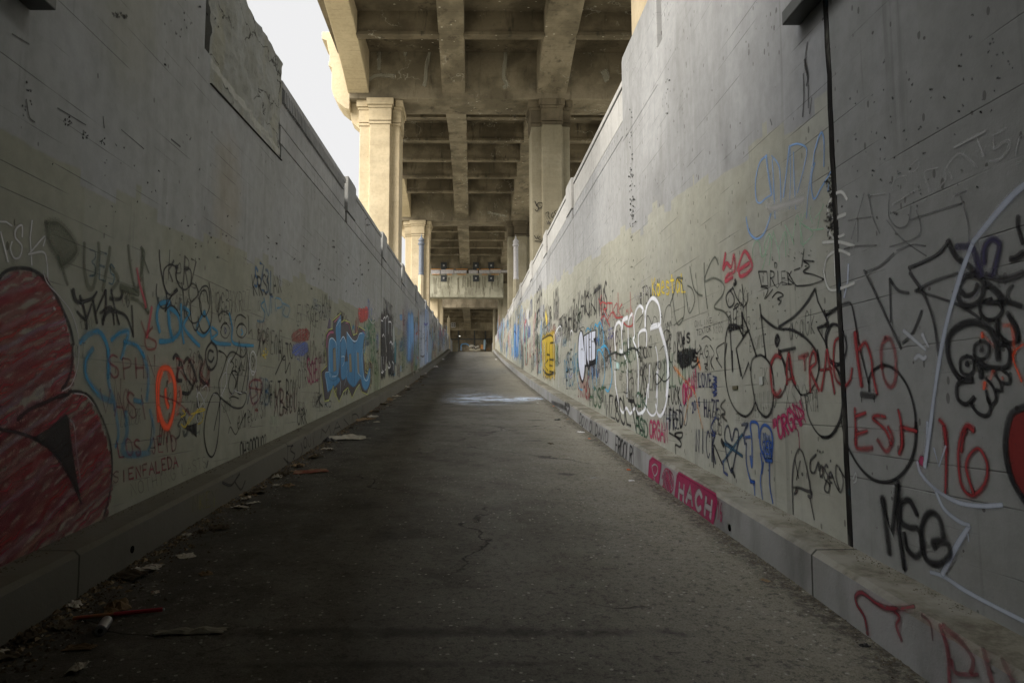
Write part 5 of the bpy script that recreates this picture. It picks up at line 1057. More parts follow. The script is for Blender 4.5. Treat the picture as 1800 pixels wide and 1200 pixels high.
for pts in ([(283, 550), (300, 535), (303, 850), (290, 840)], [(306, 530), (330, 520), (332, 850), (312, 780)], [(340, 510), (355, 500), (358, 800), (340, 800)], [(362, 500), (402, 490), (400, 560), (380, 570), (400, 640), (398, 780), (366, 800)]):
    t.fill(pts, (.62, .66, .78), .98, curve=False, edge=2)
t.s_([(250, 690), (262, 675), (272, 700)], 7, BLK, .95).s_([(288, 560), (290, 690)], 6, BLK, .95).ln([(362, 600), (385, 600)], 6, BLK, .95).ln([(335, 580), (350, 578)], 7, BLK, .95).ln([(335, 660), (350, 660)], 7, BLK, .95).build('graffiti_piece', 'white filled bubble letters with thick black outline')
t = T('r', ZM); RR = (.42, .05, .055)
t.s_([(435, 150), (460, 240), (475, 430)], 13, RR, .85).s_([(465, 110), (450, 200), (480, 180)], 12, RR, .85).text('RTKK', (490, 330), (690, 350), (480, 190), (690, 200), 13, RR, .85, gap=.0, seed=8).s_([(455, 370), (490, 330), (520, 370), (555, 440)], 11, RR, .85).s_([(530, 380), (580, 290), (620, 350), (690, 340)], 10, RR, .8).ln([(640, 90), (645, 240)], 10, RR, .8).s_([(770, 80), (775, 230), (790, 290)], 10, RR, .85).s_([(700, 400), (740, 440), (790, 430), (800, 360), (795, 320)], 13, RR, .85).text('MI', (725, 310), (790, 310), (725, 265), (780, 240), 11, RR, .85).build('graffiti_tag', 'brick red jagged letters')
t = T('r', ZM).text('HCK', (250, 330), (415, 290), (235, 140), (400, 70), 15, BLK, .8, seed=9, gap=.1).text('HU', (110, 480), (215, 500), (110, 240), (210, 200), 15, BLK, .8, gap=.1).s_([(180, 310), (190, 450), (205, 500), (215, 400)], 12, BLK, .8).s_([(235, 400), (215, 330), (250, 290)], 16, BLK, .7).build('graffiti_tag', 'upright black letters')
t = T('r', ZM).text('EVERS', (600, 900), (790, 930), (600, 720), (770, 720), 10, (.02, .07, .03), .85, gap=.0, seed=6).s_([(520, 770), (600, 720), (690, 740), (760, 680), (830, 680), (870, 760)], 16, (.03, .035, .03), .85).build('graffiti_tag', 'dark green letters over the white outline')
t = T('r', ZM).text('SMONT', (860, 780), (1010, 760), (850, 660), (1000, 650), 11, BLK, .85, gap=0, seed=3).text('MONY', (1040, 880), (1140, 900), (1040, 800), (1140, 800), 9, BLK, .85, gap=.05, seed=4).s_([(1180, 880), (1190, 960), (1140, 1020), (1100, 1000), (1050, 940), (1025, 980), (1050, 1050), (1100, 1000), (1130, 930)], 10, BLK, .85).build('graffiti_tag', 'small black words with a looped tail')
t = T('r', ZM)
for pl in ([(935, 600), (940, 380), (960, 330), (1000, 420), (1020, 340), (1050, 360), (1060, 440)], [(1095, 300), (1110, 350), (1120, 480)], [(1120, 520), (1150, 480), (1195, 510), (1195, 640), (1180, 800)], [(1120, 400), (1150, 250), (1200, 230), (1210, 460)], [(830, 400), (900, 320), (890, 390), (860, 460)], [(1190, 620), (1170, 740), (1250, 920)], [(970, 600), (990, 540), (1000, 640)], [(1080, 700), (1130, 650), (1150, 800)], [(445, 520), (480, 480), (530, 620), (545, 740)], [(235, 470), (280, 450), (310, 540)], [(700, 1130), (740, 1140), (760, 1010), (800, 990), (810, 1120)], [(780, 900), (800, 1000), (800, 1180)]):
    t.s_(pl, 7, FBK, .75)
t.build('graffiti_tag', 'thin black overlapping outlines')
t = T('r', ZD).text('WZ80LTL', (615, 840), (830, 930), (615, 730), (790, 760), 11, BLK, .9, gap=.05, seed=7).build('graffiti_tag', 'black numbers and letters near the kerb')
t = T('r', ZD).text('HOST', (530, 790), (620, 800), (530, 700), (615, 690), 10, (.03, .09, .04), .8, gap=.05).text('OK', (780, 790), (835, 800), (780, 710), (830, 750), 9, (.03, .10, .05), .8).text('BSD', (775, 930), (840, 965), (775, 850), (835, 870), 10, (.03, .09, .05), .85, gap=.05).build('graffiti_tag', 'dark green letters near the kerb')
t = T('r', ZD).spatter(640, 410, 9, 14, 14, (.12, .16, .5), 9, .7, 6).build('graffiti_tag', 'small violet blue scribble')
t = T('r', ZD).text('XALKA', (765, 240), (845, 190), (765, 200), (830, 150), 5, CHK, .6).s_([(800, 160), (810, 125), (815, 160)], 5, CHK, .6).build()
t = T('r', ZD)
for k in range(7): t.ln([(284+k*9.5, 445-k*3+rg.uniform(-6, 6)), (288+k*9.2, 600+k*3+rg.uniform(-8, 8))], 9.5, (.46, .33, .03), .95, soft=.1, hw=True)
t.text('WHT', (285, 560), (345, 590), (283, 460), (345, 450), 7, BLK, .85, gap=0).text('KE', (288, 600), (345, 610), (288, 540), (345, 545), 6, BLK, .85, gap=0).s_([(278, 440), (335, 425), (345, 600)], 6, BLK, .8).s_([(285, 600), (310, 625), (345, 615)], 9, BLK, .8).ln([(345, 600), (345, 630)], 12, BLK, .8).build('graffiti_piece', 'yellow filled letters with black strokes')
t = T('r', ZD).ln([(298, 310), (305, 345)], 30, (.70, .55, .10), .7).text('XR', (315, 320), (330, 330), (313, 265), (328, 270), 12, BLK, .6).build()
t = T('r', ZD)
for x in (135, 144, 152): t.ln([(x, 400), (x, 490)], 8, (.10, .26, .55), .8, hw=True)
t.ln([(205, 290), (206, 360)], 22, (.75, .76, .80), .7).ln([(245, 300), (245, 350)], 12, ROS, .6).text('N', (130, 420), (160, 420), (130, 395), (160, 390), 6, NVY, .8).build('graffiti_piece', 'bright blue patch')
t = T('r', ZD).s_([(350, 470), (345, 420), (372, 370), (382, 400), (372, 480), (370, 560)], 5, WHT, .75).s_([(340, 680), (340, 500), (340, 410)], 5, WHT, .7).s_([(425, 480), (430, 400), (442, 410), (440, 520)], 6, WHT, .75).s_([(365, 690), (362, 560)], 5, WHT, .7).s_([(420, 620), (430, 640), (440, 620)], 6, (.55, .55, .8), .7).text('SE', (410, 600), (440, 600), (410, 500), (440, 500), 8, BLK, .7).text('EK', (405, 700), (440, 700), (405, 610), (440, 610), 8, BLK, .7).build('graffiti_tag', 'thin white outlines between the yellow and the white piece')
# near panel, right of the joint
t = T('r', ZG); GC = (.36, .36, .355)
t.ln([(915, 238), (1135, 122)], 16, GC, .75).ln([(1075, 170), (1125, 300)], 13, GC, .7).ln([(1275, 105), (1190, 150), (1195, 250)], 14, GC, .7).s_([(1195, 250), (1290, 190), (1300, 240), (1240, 320), (1160, 335)], 13, GC, .65).s_([(1350, 290), (1370, 180), (1400, 150)], 12, GC, .5).ln([(1355, 350), (1400, 330)], 12, GC, .5)
t.s_([(640, 335), (600, 380), (620, 410), (665, 370), (665, 330), (640, 335)], 11, GC, .75).s_([(800, 380), (705, 410), (730, 500), (740, 570), (700, 620)], 12, GC, .7).s_([(770, 550), (850, 470), (860, 380), (960, 280), (1080, 380)], 13, GC, .65).s_([(865, 390), (905, 460)], 11, GC, .6).s_([(475, 540), (500, 460), (570, 440), (580, 480)], 9, GC, .5).ln([(485, 635), (640, 540)], 9, GC, .5).ln([(300, 575), (430, 560)], 8, GC, .4).build('graffiti_tag', 'large faint chalk letters')
t = T('r', ZG); WD = (.55, .55, .52)
t.s_([(160, 600), (120, 550), (60, 580), (25, 660), (40, 730), (90, 740)], 22, WD, .85).s_([(60, 740), (150, 705)], 26, WD, .8).s_([(20, 800), (60, 870), (140, 850)], 20, WD, .8).s_([(-10, 905), (100, 900), (210, 930)], 22, WD, .85).ln([(70, 900), (75, 1140)], 18, WD, .8).s_([(180, 990), (100, 960), (20, 1010), (-5, 1120)], 18, WD, .8).view(*ZH).s_([(-5, -20), (20, 90), (70, 120), (210, 70)], 18, WD, .85).ln([(170, -60), (165, 60), (140, 170)], 16, (.50, .55, .66), .7).build('graffiti_tag', 'thick off white letters straddling the black joint')
t = T('r', ZG); SK = (.10, .10, .10)
for pl in ([(170, 750), (330, 720)], [(280, 560), (230, 740), (190, 880)], [(235, 745), (235, 900)], [(310, 560), (340, 720), (390, 840)], [(460, 560), (455, 720), (520, 800), (590, 770), (610, 650)], [(650, 680), (670, 850), (460, 935)], [(600, 745), (985, 620)], [(960, 580), (1010, 760), (1020, 900)], [(440, 750), (560, 890), (720, 1000)], [(510, 960), (620, 920), (715, 930)], [(140, 950), (230, 930), (370, 925)], [(920, 570), (1000, 540)]):
    t.s_(pl, 9, SK, .6)
t.s_([(290, 1110), (390, 1070), (490, 980)], 13, SK, .8).s_([(600, 1080), (760, 1010), (870, 900)], 14, SK, .85).build('graffiti_tag', 'faint black scratched outlines')
t = T('r', ZH); G2 = (.040, .040, .042)
t.ln([(280, -20), (360, 140), (540, 530)], 18, G2, .85).s_([(550, 490), (620, 420), (685, 265)], 16, G2, .85).ln([(460, 40), (468, 340)], 14, G2, .85).s_([(460, 40), (520, 120), (595, 140)], 20, G2, .85).s_([(600, 0), (700, 150), (770, 340), (805, 575)], 18, G2, .85)
t.s_([(650, 125), (760, 60), (940, 0)], 17, G2, .85).s_([(650, 125), (800, 170), (960, 230), (1100, 320)], 17, G2, .85).ln([(640, 125), (690, 110)], 22, G2, .8).view(*ZG).s_([(280, 1100), (390, 1300), (560, 1650)], 12, G2, .0).view(*ZO).s_([(100, 490), (250, 430), (400, 350), (480, 235)], 22, G2, .85).s_([(100, 490), (140, 570), (220, 690)], 20, G2, .85).build('graffiti_piece', 'large grey black angular letters')
t = T('r', ZO); PU = (.035, .030, .075)
t.s_([(480, 240), (560, 390), (680, 480), (820, 620), (960, 740), (1020, 830)], 62, BLK, .8).s_([(560, 290), (640, 290), (710, 300), (760, 430), (800, 560)], 60, PU, .8).s_([(820, 450), (830, 300), (900, 220), (970, 270), (950, 400), (900, 570)], 56, PU, .8).s_([(1200, 540), (1080, 590), (960, 600), (840, 560)], 46, G2, .8)
t.s_([(760, 560), (660, 570), (600, 640), (580, 760), (620, 850), (720, 850), (800, 780), (820, 650)], 50, BLK, .9).s_([(600, 720), (660, 760), (730, 730), (760, 650)], 44, BLK, .85).s_([(900, 790), (800, 830), (790, 920), (850, 990), (940, 980), (1000, 900), (960, 820)], 34, BLK, .9).s_([(820, 820), (930, 830), (1040, 820), (1180, 860)], 44, BLK, .85)
t.s_([(600, 790), (680, 810), (770, 720)], 7, (.3, .3, .34), .8).s_([(1050, 830), (1050, 720), (1100, 660)], 26, G2, .8).s_([(1150, 0), (1150, 100), (1200, 260)], 40, BLK, .85).s_([(1200, 350), (1130, 400), (1080, 410)], 54, BLK, .85)
t.s_([(1060, 950), (1130, 1050), (1150, 1190)], 36, BLK, .85).s_([(950, 1000), (960, 1120), (1020, 1190)], 34, BLK, .85).build('graffiti_piece', 'thick black and violet looping letters')
t = T('r', ZH)
t.s_([(1040, 750), (960, 740), (900, 660), (870, 560), (880, 440), (960, 365), (1060, 345), (1160, 390), (1210, 490), (1225, 600)], 42, BLK, .92).s_([(1225, 500), (1290, 510), (1310, 580), (1280, 660), (1160, 660), (1090, 640)], 30, BLK, .92).ln([(1100, 620), (1105, 730)], 36, BLK, .9).ln([(1070, 620), (1150, 670)], 36, BLK, .9)
t.s_([(1100, 480), (1060, 510), (1060, 580), (1110, 605), (1155, 570), (1155, 500), (1100, 475)], 24, BLK, .92).s_([(1105, 520), (1115, 540), (1100, 545)], 26, BLK, .92).s_([(1005, 580), (960, 610), (965, 690), (1020, 715), (1055, 670), (1045, 600), (1005, 580)], 22, BLK, .92).s_([(1005, 625), (1012, 645), (1000, 640)], 26, BLK, .92)
t.s_([(980, 745), (935, 790), (940, 880), (1000, 920), (1055, 870)], 26, BLK, .92).s_([(1030, 910), (1080, 980), (1140, 1000), (1170, 950), (1150, 880), (1140, 830)], 22, BLK, .92).s_([(1140, 740), (1190, 800), (1210, 880), (1180, 920), (1150, 880)], 20, BLK, .92).s_([(1190, 690), (1240, 770), (1245, 820), (1210, 820)], 18, BLK, .92).s_([(1240, 670), (1300, 720), (1300, 770), (1250, 770)], 18, BLK, .92)
t.s_([(1220, 340), (1230, 430), (1300, 490), (1360, 470), (1340, 380), (1290, 280)], 30, BLK, .85).build('graffiti_drawing', 'black cartoon skull with round eyes')
t = T('r', ZH).ln([(1110, 420), (1115, 450)], 24, ORG, .6).s_([(1120, 430), (1200, 520)], 12, ORG, .4).s_([(1130, 770), (1125, 810)], 26, ORG, .75, soft=.7).ln([(1170, 740), (1190, 690)], 18, ORG, .5).ln([(1255, 730), (1262, 745)], 18, ORG, .5).s_([(1260, 370), (1310, 370), (1330, 430), (1340, 570)], 22, ORG, .45, soft=.7).s_([(1400, 500), (1330, 580), (1390, 760)], 20, ORG, .55, soft=.7).build('graffiti_tag', 'orange sprayed accents around the skull')
t = T('r', ZI).fill([(1000, -80), (900, -60), (868, 40), (868, 140), (890, 240), (940, 340), (1010, 420)], (.22, .022, .02), .9).s_([(960, -100), (880, -60), (853, 40), (855, 140), (880, 240), (930, 330), (1000, 410)], 30, BLK, .95).build('graffiti_piece', 'red filled circle with a thick black rim')
t = T('r', (1450, 200, 1)); WB = (.42, .46, .54)
t.s_([(360, 120), (330, 145), (295, 185), (262, 225)], 10, WB, .75).s_([(262, 225), (238, 290), (215, 370), (200, 450), (185, 560), (177, 620)], 8, WB, .8)
t.view(*ZI).s_([(485, -20), (485, 60), (475, 150)], 17, WB, .85).s_([(437, 165), (455, 220), (520, 290), (620, 350), (730, 370), (835, 365)], 16, WB, .85).s_([(520, 290), (560, 380), (630, 440), (680, 460)], 16, WB, .85).s_([(680, 465), (620, 560), (555, 690)], 22, WB, .8).s_([(500, 680), (560, 700), (660, 765), (780, 830), (940, 910)], 17, WB, .85)
t.ln([(515, 100), (538, 185), (570, 90)], 11, WB, .7).s_([(455, 155), (465, 165)], 36, MAG, .85).ln([(675, 500), (678, 535)], 8, WB, .7).build('graffiti_drawing', 'long bluish white line drawing running down to the kerb')
t = T('r', ZH).ln([(560, 405), (715, 540)], 28, (.5, .52, .56), .7, taper=.4).ln([(690, 430), (735, 520)], 28, (.5, .52, .56), .7, taper=.4).s_([(640, 600), (665, 580), (700, 600), (715, 585)], 30, (.5, .52, .56), .7).build('graffiti_tag', 'three short white dabs')
t = T('r', ZI)
t.ln([(272, 330), (305, 590)], 28, BLK, .9, soft=.6).ln([(272, 340), (318, 500), (345, 260)], 28, BLK, .9, soft=.6).ln([(345, 270), (350, 480), (375, 660)], 26, BLK, .85, soft=.6).s_([(435, 410), (400, 345), (360, 360), (360, 440), (400, 470), (440, 480), (465, 560), (430, 605), (390, 570), (375, 500)], 24, BLK, .92, soft=.5)
t.s_([(558, 510), (540, 430), (500, 400), (465, 440), (455, 530), (480, 620), (540, 640), (590, 600), (580, 550), (540, 535), (510, 540), (520, 565)], 26, BLK, .92, soft=.5).ln([(375, 620), (378, 675)], 12, BLK, .7).build('graffiti_tag', 'bold black letters MSG')
t = T('r', ZI).s_([(135, 245), (148, 215), (150, 250), (138, 262)], 9, (.5, .52, .5), .6).build()
PIT = (.015, .015, .014)
t = T('r', (0, 0, 1))
for (x, y, rx, ry, n_, sz) in ((1111, 345, 2.5, 40, 46, 3), (1108, 250, 3, 40, 14, 3), (1114, 430, 2, 40, 16, 2.5), (1460, 330, 4, 12, 26, 5), (1462, 385, 5, 14, 40, 6), (1385, 455, 30, 8, 16, 2.5), (1330, 560, 60, 30, 26, 2.5), (1560, 250, 60, 60, 36, 4), (1700, 130, 60, 60, 30, 4.5), (1580, 330, 60, 40, 24, 4), (1175, 150, 2, 20, 8, 3)):
    t.spatter(x, y, rx, ry, n_, PIT, sz, .85, int(x))
for pl, w_ in (([(1420, 75), (1416, 110), (1420, 130)], 4), ([(1416, 105), (1421, 135), (1419, 150)], 6), ([(1413, 130), (1414, 170), (1412, 205)], 3), ([(1428, 172), (1424, 200)], 2), ([(1422, 150), (1422, 190)], 2), ([(1355, 210), (1358, 220)], 2)): t.s_(pl, w_, PIT, .8)
t.build('pitting', 'dark pitted spots and vertical scars')
t = T('l', (0, 0, 1))
for (x, y, rx, ry, n_, sz) in ((210, 26, 6, 5, 8, 6), (45, 175, 4, 12, 10, 5), (118, 212, 3, 5, 8, 4), (147, 237, 3, 5, 8, 4), (180, 250, 4, 4, 8, 3), (350, 420, 40, 20, 22, 3), (480, 440, 30, 20, 12, 3), (620, 470, 20, 20, 16, 3), (330, 40, 25, 30, 20, 4), (230, 300, 60, 50, 24, 3), (560, 480, 30, 30, 14, 3)):
    t.spatter(x, y, rx, ry, n_, PIT, sz, .8, int(x))
for pl, w_ in (([(180, 205), (182, 225)], 2), ([(212, 228), (252, 262)], 1.5), ([(300, 245), (316, 258)], 2), ([(100, 190), (150, 220)], 1.5), ([(20, 60), (50, 78)], 2), ([(45, 175), (50, 205), (60, 215)], 2)): t.s_(pl, w_, PIT, .7)
t.build('pitting', 'dark pitted spots and short scars')
# small stickers
def sticker(px0, py0, px1, py1, col, name='sticker'):
    y0, z0 = on_x(px0, py1, XR); y1, z1 = on_x(px1, py0, XR)
    return MB().box(XR-.012, XR+.0, min(y0, y1), max(y0, y1), z0, z1).build(name, col, wall_r)
mat_stk = simple('dark paper sticker', (.10, .09, .05), .7); mat_stk2 = simple('white paper sticker', (.42, .43, .41), .6)
sticker(1289.5, 677.5, 1297.5, 684.5, mat_stk); sticker(1337, 662, 1343, 676, mat_stk2)
scatter('r', 24, 66, .1, 2.3, 110, 41, MIX+[WHT, LBL, ROS, YEL], hmin=.25, hmax=1.0, wd=.022)
scatter('r', 15, 26, .1, 2.1, 44, 42, MIX+[FBK, GRN], hmin=.15, hmax=.6, wd=.015)
scatter('r', 8.5, 15, .05, 1.7, 22, 43, [FBK, (.06, .06, .06)], hmin=.08, hmax=.3)
scatter('r', 5.5, 8.5, .05, 1.4, 9, 44, [(.09, .09, .085)], hmin=.05, hmax=.14, wd=.008)
def stripes(surf, y0, y1, n, seed, cols):
    q = random.Random(seed); t = Tag(surf, (0, 0, 1))
    for i in range(n):
        y = q.uniform(y0, y1); z = road_z(y)+KH+q.uniform(.1, 1.6); h = q.uniform(.3, 1.3); w_ = q.uniform(.1, .5)
        t.ribbon([(y, z), (y+q.uniform(-.1, .1), z+h)], w_, q.choice(cols), q.uniform(.25, .75), .4)
    return t.build('graffiti_patch')
stripes('r', 22, 66, 60, 51, [(.6, .6, .62), (.12, .3, .65), (.3, .5, .45), (.5, .42, .38), (.5, .3, .3), (.04, .05, .05), (.45, .45, .4), (.2, .4, .5)])
stripes('l', 27, 66, 40, 52, [(.4, .42, .42), (.12, .25, .5), (.2, .3, .22), (.35, .2, .15), (.1, .1, .1), (.3, .3, .26)])
# ---------- kerb faces
t = T('kr', ZF); PK = (.33, .022, .09)
t.fill([(35, 835), (45, 690), (65, 668), (122, 705), (100, 885)], PK, .92, curve=False, edge=8).fill([(222, 790), (235, 765), (472, 905), (478, 950), (450, 1110), (200, 960)], PK, .9, curve=False, edge=12)
GY = (.31, .30, .30)
t.s_([(66, 755), (62, 725), (80, 712), (97, 730), (95, 765), (78, 785), (66, 755)], 8, GY, .9).ln([(80, 785), (76, 835)], 7, GY, .9).ln([(68, 790), (84, 822)], 7, GY, .85).ln([(74, 740), (76, 745)], 8, PK, .9).ln([(88, 742), (90, 747)], 8, PK, .9)
t.hatch([(130, 780), (160, 745), (190, 775), (196, 850), (165, 900), (135, 860)], PK, 11, 6, .9, .8, 6).s_([(125, 800), (150, 740), (195, 780), (195, 870), (160, 905), (128, 850)], 7, PK, .8)
t.text('HACH', (230, 925), (440, 1050), (235, 820), (452, 935), 24, (.31, .30, .30), .95, gap=.30, jit=.07, seed=3)
t.text('16', (478, 1060), (512, 1080), (482, 940), (512, 955), 9, PK, .75).build('graffiti_piece', 'magenta panel with grey letters HACH 16')
t = T('kr', ZD).text('DOVNO DANO', (475, 880), (625, 990), (480, 830), (630, 930), 7, FBK, .85, seed=5).text('FROOLR', (665, 1040), (755, 1095), (668, 950), (760, 1000), 8, BLK, .9, gap=.05, seed=6).s_([(330, 770), (400, 800), (415, 830), (425, 790), (400, 780)], 16, FBK, .6).build('graffiti_tag', 'black letters along the kerb face')
t = T('kr', ZI)
t.s_([(205, 970), (190, 890), (155, 830), (150, 790), (180, 775), (240, 820), (290, 845), (350, 850), (425, 840)], 17, DRD, .75).s_([(320, 850), (355, 890), (340, 930), (365, 1000)], 18, DRD, .7).s_([(460, 880), (500, 920), (512, 1000)], 15, DRD, .65, taper=.6).s_([(545, 930), (580, 1040), (590, 1200)], 20, DRD, .7).s_([(560, 930), (650, 1010), (700, 1090), (690, 1150)], 20, DRD, .7).s_([(600, 1090), (620, 1150), (725, 1160)], 16, DRD, .7).s_([(750, 1040), (770, 1120), (790, 1200)], 24, DRD, .6).s_([(840, 1090), (890, 1200)], 22, DRD, .6).build('graffiti_tag', 'dull red dripping letters on the near kerb')
t = T('kl', ZB).text('MKEY', (1350, 1110), (1520, 1060), (1350, 1010), (1515, 950), 7, (.40, .38, .05), .55, seed=8).build('graffiti_tag', 'dim yellow letters')
t = T('kl', ZB).s_([(1560, 910), (1620, 930), (1660, 880), (1680, 850)], 11, FBK, .75).s_([(1650, 910), (1690, 960), (1720, 900)], 9, FBK, .7).view(*ZK).s_([(720, 1050), (760, 1085), (820, 1075), (860, 1000), (850, 940)], 9, FBK, .75).s_([(790, 950), (770, 990), (805, 1020), (790, 1060)], 7, FBK, .75).s_([(745, 960), (790, 955)], 6, FBK, .7).text('OUI', (870, 980), (960, 950), (870, 900), (950, 880), 6, FBK, .7).text('MAND', (1000, 900), (1290, 790), (1000, 830), (1280, 700), 6, FBK, .65, seed=7).build('graffiti_tag', 'black scrawls along the left kerb face')
t = T('kl', ZP)
for k in range(26): t.s_([(570+k*7.5+rg.uniform(-3, 3), 660-k*5.6+rg.uniform(-14, 14)), (574+k*7.5, 640-k*5.6), (578+k*7.5+rg.uniform(-3, 3), 650-k*5.6+rg.uniform(-14, 14))], 7, rg.choice([(.4, .4, .36), BLK, (.3, .3, .26)]), .7)
t.build('graffiti_tag', 'dense pale and black scribbles')
# ================================================================ COLUMN TAGS, STAINS ON THE BRIDGE
def front_marks(strokes, Y, parent, name, label=None, view=(0, 0, 1), a=.85, each=False):
    if each: return [front_marks([s1], Y, parent, name, label, view, a) for s1 in strokes]
    """strokes on a face that looks towards the camera at distance Y"""
    v = []; c = []; f = []; off = wloc(parent)
    for pts, wd, col in strokes:
        p = catmull([on_y(view[0]+x/view[2], view[1]+y/view[2], Y) for x, y in pts], 5); layer[0] += 1
        w_ = wd/view[2]*Y/F/2*(1.5 if name == 'lime_deposit' else 1.15); n0 = len(v)
        for i, (x, z) in enumerate(p):
            q0, q1 = p[max(i-1, 0)], p[min(i+1, len(p)-1)]; dx, dz = q1[0]-q0[0], q1[1]-q0[1]; L = math.hypot(dx, dz) or 1
            for o, aa in ((-1.3, 0), (-.7, a), (0, a), (.7, a), (1.3, 0)):
                v.append(tuple(Vector((x-dz/L*w_*o, Y-.004-(layer[0] % 400)*1e-4, z+dx/L*w_*o))-off)); c += [*col, aa if 0 < i < len(p)-1 else aa*.3]
        for i in range(len(p)-1):
            for j in range(4): k = n0+i*5+j; f.append((k, k+1, k+6, k+5))
    me = bpy.data.meshes.new(name); me.from_pydata(v, [], f); ca = me.color_attributes.new('paint', 'FLOAT_COLOR', 'POINT'); ca.data.foreach_set('color', c)
    me.materials.append(mat_paint); o = bpy.data.objects.new(name, me); C.objects.link(o); o.parent = parent
    if label: o['label'] = label
    return o
ZC5 = (880, 280, 6)
front_marks([([(360, 440), (375, 480), (400, 520), (380, 550), (362, 530)], 9, BLK), ([(375, 500), (400, 460), (440, 470), (430, 510), (395, 520)], 8, BLK), ([(400, 470), (445, 525)], 7, BLK), ([(430, 460), (460, 465)], 8, BLK),
             ([(350, 800), (380, 840), (395, 800)], 7, BLK), ([(420, 810), (395, 840), (425, 850)], 7, BLK), ([(440, 830), (435, 860), (420, 860)], 7, BLK), ([(355, 865), (400, 865), (435, 880)], 8, BLK)], 30.27, COLS[2, 'r'], 'graffiti_tag', 'black marker letters on the column face', ZC5)
front_marks([([(470, 570), (495, 640)], 9, BLK), ([(475, 570), (505, 560), (500, 600), (525, 635)], 8, BLK), ([(555, 560), (535, 590), (545, 620), (560, 590)], 7, BLK), ([(585, 540), (565, 560), (580, 580), (570, 600)], 7, BLK), ([(600, 520), (590, 550)], 8, BLK),
             ([(485, 650), (500, 690), (505, 650), (515, 695)], 6, FBK), ([(530, 655), (515, 675), (530, 685)], 6, FBK)], 30.0, COLS[2, 'r'], 'graffiti_tag', 'black marker letters on the column pilaster', ZC5)
LIME = (.40, .39, .33); ZX = (540, 0, 3)
front_marks([([(305, 180), (305, 300), (310, 380)], 9, LIME), ([(385, 190), (380, 300), (378, 380)], 16, LIME), ([(300, 195), (400, 190), (500, 195), (680, 190)], 9, LIME), ([(435, 200), (435, 290)], 9, LIME), ([(515, 205), (520, 260), (515, 300)], 15, LIME), ([(665, 180), (650, 260), (630, 350), (625, 420), (615, 460)], 14, LIME),
             ([(320, 430), (370, 400), (470, 405)], 16, LIME), ([(1020, 220), (1045, 290), (1035, 400), (1050, 450), (1030, 465)], 15, LIME), ([(1045, 430), (1070, 465)], 9, LIME), ([(850, 235), (1000, 240), (1190, 240)], 7, LIME), ([(845, 250), (845, 440)], 7, LIME), ([(1385, 380), (1380, 460)], 15, LIME), ([(1560, 370), (1575, 410), (1560, 420)], 26, LIME), ([(1415, 245), (1560, 245), (1680, 250)], 6, LIME), ([(1490, 280), (1505, 300)], 16, LIME), ([(1170, 450), (1220, 460)], 26, LIME), ([(840, 440), (850, 470)], 14, LIME)],
            30.0, bridge, 'lime_deposit', None, ZX, .55, True)
front_marks([([(560, 1010), (575, 1060)], 9, LIME), ([(650, 1010), (640, 1080)], 9, LIME), ([(975, 1020), (975, 1060)], 9, LIME), ([(950, 1120), (1000, 1130), (1050, 1140)], 9, LIME)], 51.0, bridge, 'lime_deposit', None, ZX, .5, True)
DS = (.10, .085, .05); ZT = (740, 450, 6.667); st_ = []
q = random.Random(5)
for x in (150, 180, 210, 325, 330, 360, 430, 440, 490, 500, 520, 610, 650, 690, 720, 750, 815, 830, 870, 900, 225, 550, 580): st_.append(([(x, 225+q.uniform(0, 30)), (x+q.uniform(-8, 8), 330), (x+q.uniform(-10, 10), 400+q.uniform(-40, 60))], q.uniform(6, 16), DS))
front_marks(st_, Yb, bridge, 'water_streak', None, ZT, .35, True)
# colourful paint at the foot of the far wall
ZW = (740, 450, 6.667)
front_marks([([(470, 1110), (470, 1050), (490, 1030), (540, 1030), (570, 1060)], 12, (.08, .2, .36)), ([(480, 1060), (480, 1110)], 18, (.40, .41, .42)), ([(560, 1060), (600, 1050), (640, 1070), (680, 1050)], 22, (.40, .38, .34)), ([(560, 1090), (640, 1100), (700, 1090)], 26, (.32, .30, .24)),
             ([(700, 1050), (720, 1060), (710, 1090)], 34, (.55, .28, .10)), ([(740, 1100), (745, 1000), (750, 980)], 20, (.35, .50, .62)), ([(765, 1010), (768, 1040)], 16, (.6, .6, .6)), ([(780, 1080), (790, 1100)], 30, (.45, .22, .08)), ([(520, 1080), (540, 1100)], 20, (.1, .1, .1)), ([(600, 1080), (620, 1060), (640, 1090), (660, 1070)], 8, BLK), ([(380, 1060), (440, 1060)], 90, (.40, .40, .30))], 105.85, far, 'graffiti_piece', 'colourful graffiti along the foot of the far wall', ZW, .9)
# small marks on the left parapet
t = Tag('l', (580, 280, 6)); t.X = XL+.012
t.s_([(370, 620), (375, 760)], 6, FBK, .8).s_([(370, 640), (395, 620), (400, 680), (380, 690)], 6, FBK, .8).s_([(405, 690), (405, 770)], 6, FBK, .8).ln([(385, 700), (420, 690)], 6, FBK, .8).build()

